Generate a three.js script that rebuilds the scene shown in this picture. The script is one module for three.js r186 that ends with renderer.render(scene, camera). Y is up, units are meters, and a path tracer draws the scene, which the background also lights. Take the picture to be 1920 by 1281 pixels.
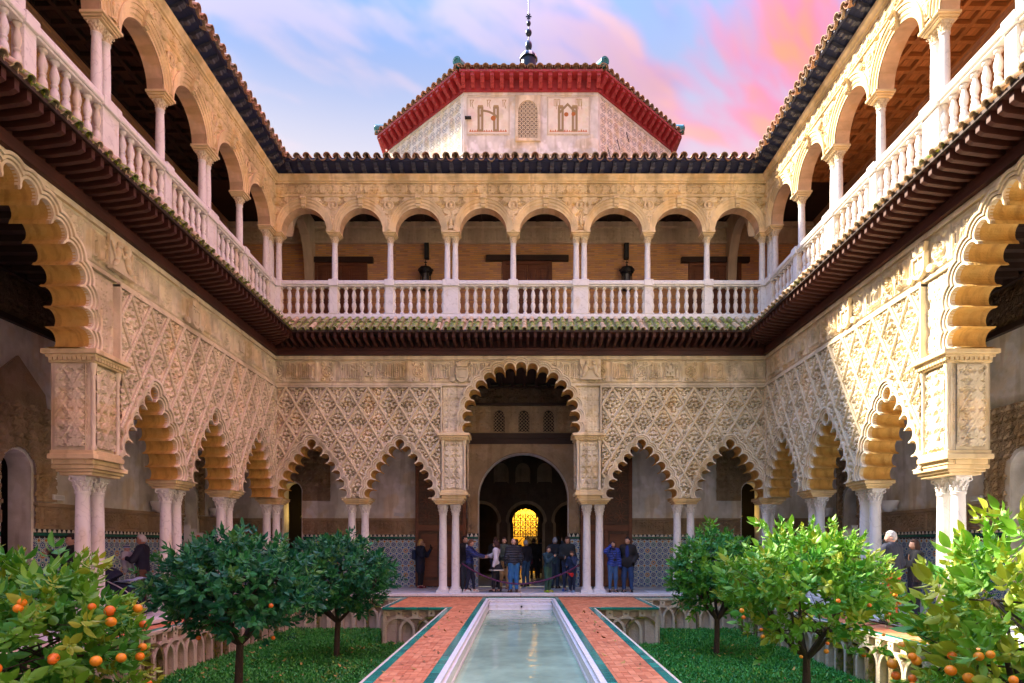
import * as THREE from 'three';
import { mergeGeometries } from 'three/addons/utils/BufferGeometryUtils.js';
import { RoundedBoxGeometry } from 'three/addons/geometries/RoundedBoxGeometry.js';
import { MarchingCubes } from 'three/addons/objects/MarchingCubes.js';

// ---------------------------------------------------------------- camera, sky, sun, exposure
const scene = new THREE.Scene();
const EYE = 1.55;                                   // metres above the marble gallery floor (y = 0); depth D runs along -z
const camera = new THREE.PerspectiveCamera(2 * Math.atan(640.5 / 1200) * 180 / Math.PI, 1920 / 1281, 0.1, 400);
camera.position.set(0, EYE, 0);
camera.lookAt(0, EYE, -10);
camera.setViewOffset(1920, 1281, -16, -378.5, 1920, 1281);   // shifted lens: verticals stay vertical
camera.updateProjectionMatrix();
const renderer = new THREE.WebGLRenderer({ antialias: true });
renderer.toneMapping = THREE.LinearToneMapping;
renderer.toneMappingExposure = 10.8;
renderer.shadowMap.enabled = true;
const EXPO = 10;
const sun = new THREE.DirectionalLight(new THREE.Color().setRGB(1, 0.86, 0.66), 2.1);
sun.name = 'sun';
sun.position.set(-93, 100, -56); sun.target.position.set(0, 0, 0);
sun.castShadow = true; sun.shadow.radius = 7;
Object.assign(sun.shadow.camera, { left: -30, right: 30, top: 40, bottom: -30, near: 1, far: 300 });
sun.shadow.mapSize.set(4096, 4096);
scene.add(sun, sun.target);

// ---------------------------------------------------------------- numbers
function mulberry(a) { return () => { a |= 0; a = (a + 0x6d2b79f5) | 0; let t = Math.imul(a ^ (a >>> 15), 1 | a); t = (t + Math.imul(t ^ (t >>> 7), 61 | t)) ^ t; return ((t ^ (t >>> 14)) >>> 0) / 4294967296; }; }
const rnd = mulberry(7);
const rr = (a, b, r = rnd) => a + (b - a) * r();
const clamp = (x, a = 0, b = 1) => Math.min(b, Math.max(a, x));
const lerp = (a, b, t) => a + (b - a) * t;
const smooth = (x, a, b) => { const t = clamp((x - a) / (b - a)); return t * t * (3 - 2 * t); };
const hash = (x, y, s) => { let h = Math.imul(x, 374761393) ^ Math.imul(y, 668265263) ^ Math.imul(s, 974634777); h = Math.imul(h ^ (h >>> 13), 1274126177); return ((h ^ (h >>> 16)) >>> 0) / 4294967296; };
function vnoise(x, y, px, py, s) {                 // value noise, periodic in px, py cells
  const x0 = Math.floor(x), y0 = Math.floor(y), fx = x - x0, fy = y - y0, m = (a, b) => ((a % b) + b) % b;
  const u = fx * fx * (3 - 2 * fx), v = fy * fy * (3 - 2 * fy), X0 = m(x0, px), X1 = m(x0 + 1, px), Y0 = m(y0, py), Y1 = m(y0 + 1, py);
  return lerp(lerp(hash(X0, Y0, s), hash(X1, Y0, s), u), lerp(hash(X0, Y1, s), hash(X1, Y1, s), u), v);
}
function fbm(x, y, px, py, s, oct = 4) { let a = 0.5, t = 0, n = 0; for (let i = 0; i < oct; i++) { t += a * vnoise(x, y, px, py, s + i); n += a; a *= 0.5; x *= 2; y *= 2; px *= 2; py *= 2; } return t / n; }

// sky: air, clouds and an added overhead boost, one float texture
{
  const W = 2048, H = 1024, data = new Float32Array(W * H * 4);
  const sd = new THREE.Vector3(-93, 100, -56).normalize();
  for (let j = 0; j < H; j++) for (let i = 0; i < W; i++) {
    const el = ((j + 0.5) / H - 0.5) * Math.PI, ph = ((i + 0.5) / W - 0.5) * 2 * Math.PI;
    const y = Math.sin(el), x = Math.cos(el) * Math.cos(ph), z = Math.cos(el) * Math.sin(ph);
    const az = Math.atan2(x, -z);                   // 0 straight ahead, right positive
    const e = Math.max(el, 0) * 180 / Math.PI;
    const lat = Math.sin(az) * Math.cos(el);        // -1 left .. 1 right
    // clear air
    const up = smooth(e, 24, 46 + 10 * lat);
    let r = lerp(0.60, 0.155, up), g = lerp(0.59, 0.325, up), b = lerp(0.70, 0.72, up);
    // cloud plane
    const k = 1 / (Math.max(y, 0) + 0.22), cx = x * k, cz = -z * k;
    const a1 = 0.62, px = cx * Math.cos(a1) + cz * Math.sin(a1), pz = -cx * Math.sin(a1) + cz * Math.cos(a1);
    const warp = 0.7 * fbm(px * 2.1 + 31, pz * 2.1 + 7, 4096, 4096, 5, 4);
    const n1 = fbm(px * 3.4 + warp * 1.8 + 50, pz * 8.5 + warp * 2.4 + 50, 4096, 4096, 11, 6);
    const n2 = fbm(px * 7.5 + 20 + warp * 2, pz * 22 + 90 + warp * 4, 4096, 4096, 23, 6);
    const n3 = fbm(px * 2.6 + 70 + warp, pz * 6 + 40 + warp, 4096, 4096, 31, 4);
    const right = smooth(lat, -0.12, 0.38);
    const n4 = fbm(px * 9 + warp * 3 + 11, pz * 30 + warp * 5, 4096, 4096, 43, 4);
    const d1 = smooth(n1 * 0.55 + n2 * 0.33 + n4 * 0.12, 0.45 - 0.12 * right, 0.60 - 0.085 * right);
    const body = d1 * lerp(0.55, 0.95, right);
    const lit = smooth(n2 * 0.6 + n1 * 0.4, 0.42, 0.62);
    const low = 1 - smooth(e, 26, 40);
    const pr = lerp(0.68, lerp(0.80, 0.98, lit), right), pg = lerp(0.55, lerp(0.20, 0.33, lit), right), pb = lerp(0.68, lerp(0.42, 0.16, lit), right);
    r = lerp(r, pr, body); g = lerp(g, pg, body); b = lerp(b, pb, body);
    // mauve shadowed banks on the right
    const bank = smooth(n3, 0.46, 0.60) * right * 0.85 * (1 - d1 * 0.45);
    r = lerp(r, 0.25, bank); g = lerp(g, 0.20, bank); b = lerp(b, 0.50, bank);
    // low haze: warm white on the left, rose on the right
    const hz = low * low * 0.75;
    r = lerp(r, lerp(0.78, 0.86, right), hz); g = lerp(g, lerp(0.70, 0.42, right), hz); b = lerp(b, lerp(0.72, 0.50, right), hz);
    // air brighter towards the sun; overhead boost added to light the shaded court
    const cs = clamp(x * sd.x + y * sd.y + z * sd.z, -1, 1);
    const glowAndBoost = (1 + 7 * Math.pow(Math.max(0, cs), 40)) * lerp(1, 6.4, smooth(e, 35, 74));
    const f = SKY_GAIN() * glowAndBoost / EXPO;
    const o = (j * W + i) * 4;
    if (el < 0) { const q = 0.35 / EXPO; data[o] = q * 0.9; data[o + 1] = q * 0.8; data[o + 2] = q * 0.7; } else { data[o] = r * f; data[o + 1] = g * f; data[o + 2] = b * f; }
    data[o + 3] = 1;
  }
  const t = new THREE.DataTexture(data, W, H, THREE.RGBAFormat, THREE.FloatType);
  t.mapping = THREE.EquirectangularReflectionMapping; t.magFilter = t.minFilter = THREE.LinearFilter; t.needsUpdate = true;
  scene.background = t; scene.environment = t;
}
function SKY_GAIN() { return 1.22; }

// ---------------------------------------------------------------- textures
function dataTex(w, h, f, metresU, metresV = metresU, srgb = false) {
  const d = new Uint8Array(w * h * 4);
  for (let j = 0; j < h; j++) for (let i = 0; i < w; i++) { const c = f(i / w, j / h), o = (j * w + i) * 4; if (typeof c === 'number') d[o] = d[o + 1] = d[o + 2] = clamp(c) * 255; else { d[o] = clamp(c[0]) * 255; d[o + 1] = clamp(c[1]) * 255; d[o + 2] = clamp(c[2]) * 255; } d[o + 3] = 255; }
  const t = new THREE.DataTexture(d, w, h);
  t.wrapS = t.wrapT = THREE.RepeatWrapping; t.magFilter = THREE.LinearFilter; t.minFilter = THREE.LinearFilter;
  if (srgb) t.colorSpace = THREE.SRGBColorSpace;
  t.repeat.set(1 / metresU, 1 / metresV); t.needsUpdate = true;
  return t;
}
function canvasTex(w, h, draw, metresU, metresV = metresU, srgb = true) {
  const c = document.createElement('canvas'); c.width = w; c.height = h; const x = c.getContext('2d'); draw(x, w, h);
  const t = new THREE.CanvasTexture(c); t.wrapS = t.wrapT = THREE.RepeatWrapping; if (srgb) t.colorSpace = THREE.SRGBColorSpace;
  t.repeat.set(1 / metresU, 1 / metresV); t.needsUpdate = true; return t;
}
function canvasHeight(w, h, draw, blur = 1) {      // a height field 0..1 sampled with wrap
  const c = document.createElement('canvas'); c.width = w; c.height = h; const x = c.getContext('2d'); draw(x, w, h);
  const px = x.getImageData(0, 0, w, h).data; let a = new Float32Array(w * h);
  for (let i = 0; i < w * h; i++) a[i] = px[i * 4] / 255;
  for (let k = 0; k < blur; k++) { const b = new Float32Array(w * h); for (let j = 0; j < h; j++) for (let i = 0; i < w; i++) { let s = 0; for (let v = -1; v <= 1; v++) for (let u = -1; u <= 1; u++) s += a[((j + v + h) % h) * w + (i + u + w) % w]; b[j * w + i] = s / 9; } a = b; }
  return (u, v) => { u = (u - Math.floor(u)) * w; v = (1 - (v - Math.floor(v))) * h; const x0 = Math.floor(u) % w, y0 = Math.floor(v) % h, x1 = (x0 + 1) % w, y1 = (y0 + 1) % h, fx = u - Math.floor(u), fy = v - Math.floor(v); return lerp(lerp(a[y0 * w + x0], a[y0 * w + x1], fx), lerp(a[y1 * w + x0], a[y1 * w + x1], fx), fy); };
}
const T = {};
T.mottle = dataTex(512, 512, (u, v) => {
  const a = fbm(u * 6, v * 6, 6, 6, 3, 5), b = fbm(u * 24, v * 24, 24, 24, 9, 3), st = fbm(u * 14, v * 2, 14, 2, 17, 4);
  const lime = smooth(fbm(u * 5, v * 5, 5, 5, 27, 5), 0.60, 0.70) * 0.14, rust = smooth(fbm(u * 4, v * 4, 4, 4, 37, 5), 0.56, 0.68) * 0.15;
  const k = 0.82 + 0.48 * (a - 0.5) + 0.16 * (b - 0.5) + lime, w = smooth(st, 0.52, 0.72) * 0.22;
  return [k * (1 - w * 0.9), k * (0.985 - w - rust * 0.45), k * (0.95 - w * 1.1 - rust * 1.2 + lime * 0.5 + 0.06 * (b - 0.5))];
}, 3.1);
T.peel = dataTex(512, 512, (u, v) => { const a = fbm(u * 6, v * 6, 6, 6, 601, 5), p = smooth(fbm(u * 7, v * 7, 7, 7, 611, 5), 0.58, 0.66), d = smooth(fbm(u * 3, v * 10, 3, 10, 621, 4), 0.5, 0.7) * 0.45, k = 0.82 + 0.4 * (a - 0.5); return [lerp(k, 1, p * 0.3) * (1 - d * 0.4), lerp(k * 0.96, 1, p * 0.45) * (1 - d * 0.5), lerp(k * 0.85, 1, p * 0.5) * (1 - d * 0.6)]; }, 1.3);
T.fleck = dataTex(256, 256, (u, v) => 0.93 + 0.3 * (fbm(u * 5, v * 5, 5, 5, 701, 5) - 0.5) + 0.2 * (fbm(u * 40, v * 40, 40, 40, 711, 2) - 0.5), 1.7);
T.grain = dataTex(512, 512, (u, v) => 0.5 + 0.6 * (fbm(u * 40, v * 40, 40, 40, 2, 4) - 0.5) + 0.5 * (fbm(u * 8, v * 8, 8, 8, 5, 3) - 0.5), 0.9);
T.marble = dataTex(512, 512, (u, v) => {
  const w = fbm(u * 4, v * 4, 4, 4, 41, 5), s = Math.abs(Math.sin((u * 3 + v * 5 + w * 5) * Math.PI)), vein = Math.pow(1 - s, 7) * 0.2, c = fbm(u * 10, v * 10, 10, 10, 44, 4);
  const k = 0.93 - vein + 0.16 * (c - 0.5), st = smooth(fbm(u * 9, v * 3, 9, 3, 60, 4), 0.55, 0.8) * 0.2;
  return [k - st * 0.3, k * 0.985 - st * 0.55, k * 0.965 - st];
}, 1.6);
T.wood = dataTex(512, 512, (u, v) => { const w = fbm(u * 3, v * 30, 3, 30, 71, 4), f = fbm(u * 8, v * 160, 8, 160, 75, 2), c = fbm(u * 4, v * 4, 4, 4, 79, 3); const k = 0.55 + 0.55 * (w - 0.2) * 0.7 + 0.25 * (f - 0.5) + 0.3 * (c - 0.5); return [k, k * 0.96, k * 0.92]; }, 1.5);
T.woodBump = dataTex(512, 512, (u, v) => 0.5 + 0.7 * (fbm(u * 4, v * 90, 4, 90, 81, 3) - 0.5), 1.5);
T.clay = dataTex(512, 512, (u, v) => { const a = fbm(u * 7, v * 7, 7, 7, 91, 5), m = smooth(fbm(u * 5, v * 5, 5, 5, 97, 5), 0.52, 0.66), l = smooth(fbm(u * 22, v * 22, 22, 22, 99, 3), 0.6, 0.72); const k = 0.65 + 0.6 * (a - 0.35); return [lerp(k, 0.42, m * 0.6) + l * 0.2, lerp(k * 0.95, 0.45, m * 0.6) + l * 0.2, lerp(k * 0.9, 0.34, m * 0.6) + l * 0.18]; }, 0.7);
T.moss = dataTex(512, 512, (u, v) => { const a = fbm(u * 9, v * 9, 9, 9, 191, 5), m = smooth(fbm(u * 6, v * 6, 6, 6, 197, 5), 0.36, 0.6), y = smooth(fbm(u * 12, v * 12, 12, 12, 193, 4), 0.5, 0.66); const k = 0.5 + 0.6 * (a - 0.4); return [lerp(k * 0.9, lerp(0.16, 0.5, y), m), lerp(k * 0.72, lerp(0.26, 0.46, y), m), lerp(k * 0.5, 0.05, m)]; }, 0.55);
T.streak = dataTex(256, 256, (u, v) => { const a = fbm(u * 20, v * 3, 20, 3, 301, 4), b = fbm(u * 5, v * 5, 5, 5, 305, 4); return [0.8 + 0.3 * (a - 0.5) + 0.3 * (b - 0.5), 0.78 + 0.32 * (a - 0.5) + 0.3 * (b - 0.5), 0.74 + 0.36 * (a - 0.5) + 0.3 * (b - 0.5)]; }, 2.4);
T.brick = canvasTex(1024, 1024, (x, w, h) => {      // thin far-off courses, too fine to be told apart
  x.fillStyle = '#cfab86'; x.fillRect(0, 0, w, h); const r = mulberry(55), n = 32, bh = h / n, bw = w / 8;
  for (let j = 0; j < n; j++) for (let i = -1; i < 9; i++) { const t = r(), c = [200 + 40 * t, 150 + 36 * t, 108 + 26 * r()]; x.fillStyle = `rgb(${c.map((q) => q | 0)})`; x.fillRect(i * bw + (j % 2) * bw / 2 + 2 + r() * 2, j * bh + 4 + r() * 2, bw - 5, bh - 9 - r() * 4); }
}, 2.2, 2.2);
T.brickBump = canvasTex(512, 512, (x, w, h) => { x.fillStyle = '#000'; x.fillRect(0, 0, w, h); const n = 32, bh = h / n, bw = w / 8; x.fillStyle = '#fff'; for (let j = 0; j < n; j++) for (let i = -1; i < 9; i++) x.fillRect(i * bw + (j % 2) * bw / 2 + 1, j * bh + 2, bw - 2, bh - 4); }, 2.2, 2.2, false);
T.zellige = canvasTex(512, 512, (x, w, h) => {
  x.fillStyle = '#bcc3c4'; x.fillRect(0, 0, w, h); const r = mulberry(3), S = w / 4, blue = ['#1f3f86', '#2c5aa0', '#16306a'], warm = ['#b5742c', '#c98b3a', '#b5742c'], green = ['#2a7b87', '#2d6f96'];
  const star = (cx, cy, R, c) => { x.fillStyle = c; for (let k = 0; k < 2; k++) { x.save(); x.translate(cx, cy); x.rotate(k * Math.PI / 4); x.fillRect(-R, -R, 2 * R, 2 * R); x.restore(); } };
  for (let j = 0; j <= 4; j++) for (let i = 0; i <= 4; i++) {
    const cx = i * S, cy = j * S, pick = ((i % 4) * 3 + (j % 4) * 5) % 7;
    star(cx, cy, S * 0.27, (pick < 4 ? blue : pick < 6 ? green : warm)[pick % 2]); star(cx, cy, S * 0.16, '#d5d2c2'); star(cx, cy, S * 0.1, blue[0]);
    const p2 = ((i % 4) * 5 + (j % 4) * 3) % 5; x.save(); x.translate(cx + S / 2, cy + S / 2); x.rotate(Math.PI / 4); x.fillStyle = (p2 < 1 ? warm : blue)[p2 % 2]; x.fillRect(-S * 0.14, -S * 0.14, S * 0.28, S * 0.28); x.restore();
    for (let k = 0; k < 8; k++) { const a = k * Math.PI / 4 + Math.PI / 8; x.fillStyle = k % 2 ? blue[2] : green[0]; x.beginPath(); x.arc(cx + Math.cos(a) * S * 0.43, cy + Math.sin(a) * S * 0.43, S * 0.055, 0, 7); x.fill(); }
  }
}, 0.86);
T.saw = canvasTex(128, 128, (x, w, h) => {         // green band over white and dark merlon teeth
  x.fillStyle = '#0e1f2c'; x.fillRect(0, 0, w, h); x.fillStyle = '#15624f'; x.fillRect(0, 0, w, 26); x.fillRect(0, h - 12, w, 12); x.fillStyle = '#e8e3d4';
  for (let i = 0; i < 2; i++) { x.beginPath(); x.moveTo(i * 64 + 6, 112); x.lineTo(i * 64 + 32, 34); x.lineTo(i * 64 + 58, 112); x.fill(); }
}, 0.3, 0.22);
T.water = dataTex(512, 512, (u, v) => 0.5 + 0.55 * (fbm(u * 10, v * 10, 10, 10, 401, 4) - 0.5), 2.2, 2.2);
T.waterTone = dataTex(512, 512, (u, v) => { const a = fbm(u * 5, v * 5, 5, 5, 411, 5), b = fbm(u * 16, v * 16, 16, 16, 415, 4); const k = 0.8 + 0.5 * (a - 0.5) + 0.25 * (b - 0.5); return [k * 0.96, k, k * 0.95]; }, 3.3, 4.1);

// carved relief patterns as height fields
function scrolls(x, S, H, seed, n) {
  const r = mulberry(seed); x.fillStyle = '#000'; x.fillRect(0, 0, S, H); x.lineCap = 'round';
  const four = (f) => { for (const [a, b] of [[1, 1], [-1, 1], [1, -1], [-1, -1]]) { x.save(); x.translate(S / 2, H / 2); x.scale(a, b); f(); x.restore(); } };
  for (let i = 0; i < n; i++) {
    const cx = r() * S / 2, cy = r() * H / 2, R = Math.min(S, H) * (0.06 + 0.09 * r()), a0 = r() * 6.3, dir = r() < 0.5 ? 1 : -1, v = 150 + 105 * r(), lw = Math.min(S, H) * (0.022 + 0.02 * r()), lx = cx + R * 1.5 * Math.cos(a0), ly = cy + R * 1.5 * Math.sin(a0);
    four(() => {
      x.strokeStyle = x.fillStyle = `rgb(${v | 0},${v | 0},${v | 0})`; x.lineWidth = lw; x.beginPath();
      for (let t = 0; t <= 1; t += 0.04) { const a = a0 + dir * t * 8.5, q = R * (1.25 - t); x.lineTo(cx + q * Math.cos(a), cy + q * Math.sin(a)); }
      x.stroke(); x.beginPath(); x.arc(cx, cy, lw * 0.9, 0, 7); x.fill();
      x.save(); x.translate(lx, ly); x.rotate(a0 + 0.6 * dir); x.beginPath(); x.ellipse(0, 0, R * 0.75, R * 0.3, 0, 0, 7); x.fill(); x.restore();
    });
  }
}
const hScroll = canvasHeight(256, 256, (x, w, h) => scrolls(x, w, h, 21, 13), 2);
const hScroll2 = canvasHeight(256, 256, (x, w, h) => scrolls(x, w, h, 77, 16), 2);
const hKufic = canvasHeight(1024, 256, (x, w, h) => {   // interlaced strapwork cartouches
  x.fillStyle = '#000'; x.fillRect(0, 0, w, h); const r = mulberry(12); x.lineCap = 'round'; x.lineJoin = 'round';
  let p = 0; const ws = [256, 150, 362, 256];
  ws.forEach((pw, n) => {
    x.strokeStyle = '#bbb'; x.lineWidth = 8; x.strokeRect(p + 8, 12, pw - 16, h - 24);
    if (n % 2) { x.lineWidth = 10; x.beginPath(); x.arc(p + pw / 2, h / 2, 56, 0, 7); x.stroke(); for (let k = 0; k < 8; k++) { const a = k * Math.PI / 4; x.beginPath(); x.ellipse(p + pw / 2 + 32 * Math.cos(a), h / 2 + 32 * Math.sin(a), 16, 7, a, 0, 7); x.fillStyle = '#ddd'; x.fill(); } for (const sx of [-1, 1]) for (const sy of [-1, 1]) { x.beginPath(); x.arc(p + pw / 2 + sx * 48, h / 2 + sy * 86, 15, 0, 7); x.stroke(); } } else {
      for (let q = p + 28; q < p + pw - 24; q += 20 + r() * 12) {
        x.strokeStyle = '#fff'; x.lineWidth = 9; x.beginPath(); const top = 34 + r() * 50; x.moveTo(q, h - 50 - r() * 20); x.lineTo(q, top); if (r() < 0.6) x.quadraticCurveTo(q + 16, top - 10, q + 18, top + 22); x.stroke();
        x.beginPath(); x.moveTo(q, h - 60); x.quadraticCurveTo(q + 14, h - 30, q + 30, h - 58 - r() * 30); x.stroke();
        if (r() < 0.5) { x.beginPath(); x.arc(q + 10, h / 2 + (r() - 0.5) * 70, 9, 0, 7); x.stroke(); }
      }
    }
    p += pw;
  });
}, 2);
const hLoz = [5, 6, 9].map((seed) => canvasHeight(192, 288, (x, w, h) => {   // one carved lozenge field: a plate pierced by drop shaped pits round palmettes and a rosette
  x.fillStyle = '#c4c4c4'; x.fillRect(0, 0, w, h); x.lineCap = 'round';
  const two = (f) => { for (const s of [1, -1]) { x.save(); x.translate(w / 2, h / 2); x.scale(s, 1); f(); x.restore(); } };
  const ell = (v, cx, cy, L, B, a) => { x.save(); x.translate(cx, cy); x.rotate(a); x.fillStyle = `rgb(${v},${v},${v})`; x.beginPath(); x.moveTo(-L, 0); x.quadraticCurveTo(0, -B * 1.6, L, 0); x.quadraticCurveTo(0, B * 1.6, -L, 0); x.fill(); x.restore(); };
  two(() => {
    for (const [cx, cy, L, B, a] of [[20, -8, 22, 10, 0.7], [34, 18, 22, 9, 0.2], [12, 40, 22, 10, 1.2], [14, -52, 24, 10, -1.1], [42, -24, 20, 9, -0.5], [0, 84, 26, 10, 1.57], [0, -92, 28, 10, 1.57], [64, 0, 18, 9, 0.2]]) ell(250, cx, cy, L, B, a);
    for (const [cx, cy, L, B, a] of [[6, 4, 13, 6, 1.5], [30, -32, 15, 7, 0.3], [46, -6, 13, 7, 1.2], [24, 26, 13, 6, -0.6], [48, 26, 12, 6, 0.9], [12, -70, 11, 5, 0.4], [26, -62, 10, 5, 1.2], [12, 66, 11, 5, -0.4], [62, 16, 9, 5, -0.7], [60, -16, 9, 5, 0.7], [7, -26, 12, 5, 0.2], [22, 48, 9, 5, 0.3], [7, 104, 8, 4, 1.4], [7, -112, 8, 4, 1.4], [80, 4, 7, 4, 0]]) { const j = seed === 6 ? 5 : seed === 9 ? -4 : 0; ell(0, cx, cy + j * (cy > 0 ? 1 : -1), L * 1.12, B * 1.35, a); }
    x.strokeStyle = '#eee'; x.lineWidth = 5; x.beginPath(); x.arc(36, 42 * (seed === 6 ? -1 : 1), 10, 0, 5.4); x.stroke();
  });
}, 1));
T.carve = canvasTex(512, 512, (x, w, h) => scrolls(x, w, h, 33, 26), 0.8, 0.8, false);
T.star = canvasTex(512, 512, (x, w, h) => {
  x.fillStyle = '#333'; x.fillRect(0, 0, w, h); x.strokeStyle = '#fff'; x.lineWidth = 11; const S = w / 2;
  for (let j = -1; j <= 2; j++) for (let i = -1; i <= 2; i++) { const cx = i * S + (j & 1) * S / 2, cy = j * S; for (let k = 0; k < 8; k++) { const a = k * Math.PI / 4; x.beginPath(); x.moveTo(cx + 36 * Math.cos(a), cy + 36 * Math.sin(a)); x.lineTo(cx + 84 * Math.cos(a + 0.39), cy + 84 * Math.sin(a + 0.39)); x.lineTo(cx + 36 * Math.cos(a + 0.785), cy + 36 * Math.sin(a + 0.785)); x.moveTo(cx + 84 * Math.cos(a + 0.39), cy + 84 * Math.sin(a + 0.39)); x.lineTo(cx + 150 * Math.cos(a + 0.2), cy + 150 * Math.sin(a + 0.2)); x.stroke(); } }
}, 0.9, 0.9, false);

// ---------------------------------------------------------------- materials (linear base colours)
function M(name, c, rough = 0.9, o = {}) { const m = new THREE.MeshPhysicalMaterial({ name, roughness: rough, ...o }); m.color.setRGB(...c); return m; }
const mat = {
  stucco: M('stucco', [0.93, 0.81, 0.59], 0.92, { map: T.mottle, bumpMap: T.grain, bumpScale: 0.006 }),
  stuccoPale: M('stucco pale', [0.94, 0.82, 0.60], 0.9, { map: T.mottle, bumpMap: T.grain, bumpScale: 0.005 }),
  stone: M('upper stone', [0.96, 0.76, 0.44], 0.9, { map: T.mottle, bumpMap: T.grain, bumpScale: 0.005 }),
  soffit: M('ochre soffit', [0.80, 0.50, 0.15], 0.72, { map: T.peel, bumpMap: T.grain, bumpScale: 0.012 }),
  soffitUp: M('rosy plaster soffit', [0.84, 0.58, 0.38], 0.9, { map: T.mottle, bumpMap: T.grain, bumpScale: 0.004 }),
  marble: M('white marble', [0.86, 0.85, 0.84], 0.5, { map: T.marble }),
  marbleB: M('yellowed marble', [0.84, 0.79, 0.70], 0.55, { map: T.mottle }), marbleC: M('grey marble', [0.76, 0.76, 0.76], 0.55, { map: T.marble }),
  marbleFloor: M('floor marble', [0.78, 0.80, 0.84], 0.28, { map: T.marble }),
  woodRed: M('red brown timber', [0.10, 0.026, 0.016], 0.6, { map: T.wood, bumpMap: T.woodBump, bumpScale: 0.004 }),
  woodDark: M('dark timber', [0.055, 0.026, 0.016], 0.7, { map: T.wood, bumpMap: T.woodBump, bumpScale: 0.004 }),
  corbelBlue: M('blue grey timber', [0.08, 0.09, 0.15], 0.5, { map: T.wood }),
  woodBlue: M('blue black timber', [0.024, 0.036, 0.12], 0.55, { map: T.wood, bumpMap: T.woodBump, bumpScale: 0.004 }),
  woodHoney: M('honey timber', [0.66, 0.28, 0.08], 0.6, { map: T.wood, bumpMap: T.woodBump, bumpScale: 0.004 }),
  woodDoor: M('door timber', [0.24, 0.085, 0.036], 0.55, { map: T.wood, bumpMap: T.woodBump, bumpScale: 0.003 }),
  brownCarved: M('brown carved plaster', [0.46, 0.34, 0.215], 0.85, { map: T.mottle, bumpMap: T.carve, bumpScale: 0.03 }),
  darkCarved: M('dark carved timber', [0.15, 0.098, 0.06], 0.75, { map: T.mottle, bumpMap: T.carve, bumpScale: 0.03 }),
  starDoor: M('inlaid door timber', [0.15, 0.08, 0.045], 0.6, { map: T.wood, bumpMap: T.star, bumpScale: 0.02 }),
  plaster: M('white plaster', [0.92, 0.89, 0.85], 0.95, { map: T.mottle, bumpMap: T.grain, bumpScale: 0.006 }),
  brick: M('brick', [0.95, 0.92, 0.9], 0.95, { map: T.brick, bumpMap: T.brickBump, bumpScale: 0.01 }),
  zellige: M('glazed mosaic', [0.95, 1, 1], 0.25, { map: T.zellige }),
  saw: M('glazed border', [0.85, 0.85, 0.85], 0.25, { map: T.saw }),
  tile: [M('clay tile a', [0.50, 0.33, 0.22], 0.9, { map: T.clay }), M('clay tile b', [0.58, 0.33, 0.21], 0.9, { map: T.clay }), M('clay tile c', [0.46, 0.36, 0.27], 0.9, { map: T.clay })],
  tileMoss: [M('mossy tile a', [0.95, 0.95, 0.9], 0.95, { map: T.moss }), M('mossy tile b', [0.78, 0.80, 0.7], 0.95, { map: T.moss }), M('clay tile d', [0.85, 0.66, 0.44], 0.9, { map: T.clay })],
  greenTile: [M('green glaze a', [0.012, 0.24, 0.165], 0.2), M('green glaze b', [0.018, 0.30, 0.20], 0.22), M('green glaze c', [0.01, 0.19, 0.14], 0.2)],
  paver: [M('paver a', [0.66, 0.225, 0.09], 0.8, { map: T.fleck }), M('paver b', [0.74, 0.28, 0.12], 0.8, { map: T.fleck }), M('paver c', [0.58, 0.175, 0.065], 0.8, { map: T.fleck })],
  mortar: M('mortar', [0.42, 0.22, 0.14], 0.95, { map: T.mottle }),
  water: M('water', [0.46, 0.64, 0.44], 0.05, { map: T.waterTone, bumpMap: T.water, bumpScale: 0.011, ior: 1.33 }),
  dark: M('dark interior', [0.03, 0.024, 0.02], 0.9),
  iron: M('black iron', [0.015, 0.015, 0.017], 0.5, { metalness: 0.4 }),
  white: M('white paint', [0.78, 0.78, 0.76], 0.6),
  red: M('red painted timber', [0.46, 0.04, 0.05], 0.55, { map: T.mottle }),
  oldWall: M('weathered wall plaster', [0.78, 0.64, 0.48], 0.95, { map: T.streak, bumpMap: T.grain, bumpScale: 0.02 }),
};
for (const k of ['grain']) T[k].channel = 0;

// ---------------------------------------------------------------- objects
const counts = {};
function numbered(n) { const c = counts[n] = (counts[n] ?? -1) + 1; return c ? n + '_' + String(c).padStart(3, '0') : n; }
function thing(name, label, category, pos = [0, 0, 0], turn = 0, group) { const o = new THREE.Group(); o.name = numbered(name); o.position.set(...pos); o.rotation.y = turn; o.userData = { label, category }; if (group) o.userData.group = group; scene.add(o); return o; }
function structure(name) { const o = new THREE.Group(); o.name = numbered(name); o.userData = { kind: 'structure' }; scene.add(o); return o; }
function part(parent, name, label) { const o = new THREE.Group(); o.name = name; if (label) o.userData.label = label; parent.add(o); return o; }
function mesh(parent, name, g, m, pos, label) { const o = new THREE.Mesh(g, m); o.name = name; o.castShadow = o.receiveShadow = true; if (pos) o.position.set(...pos); if (label) o.userData.label = label; parent.add(o); return o; }

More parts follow.
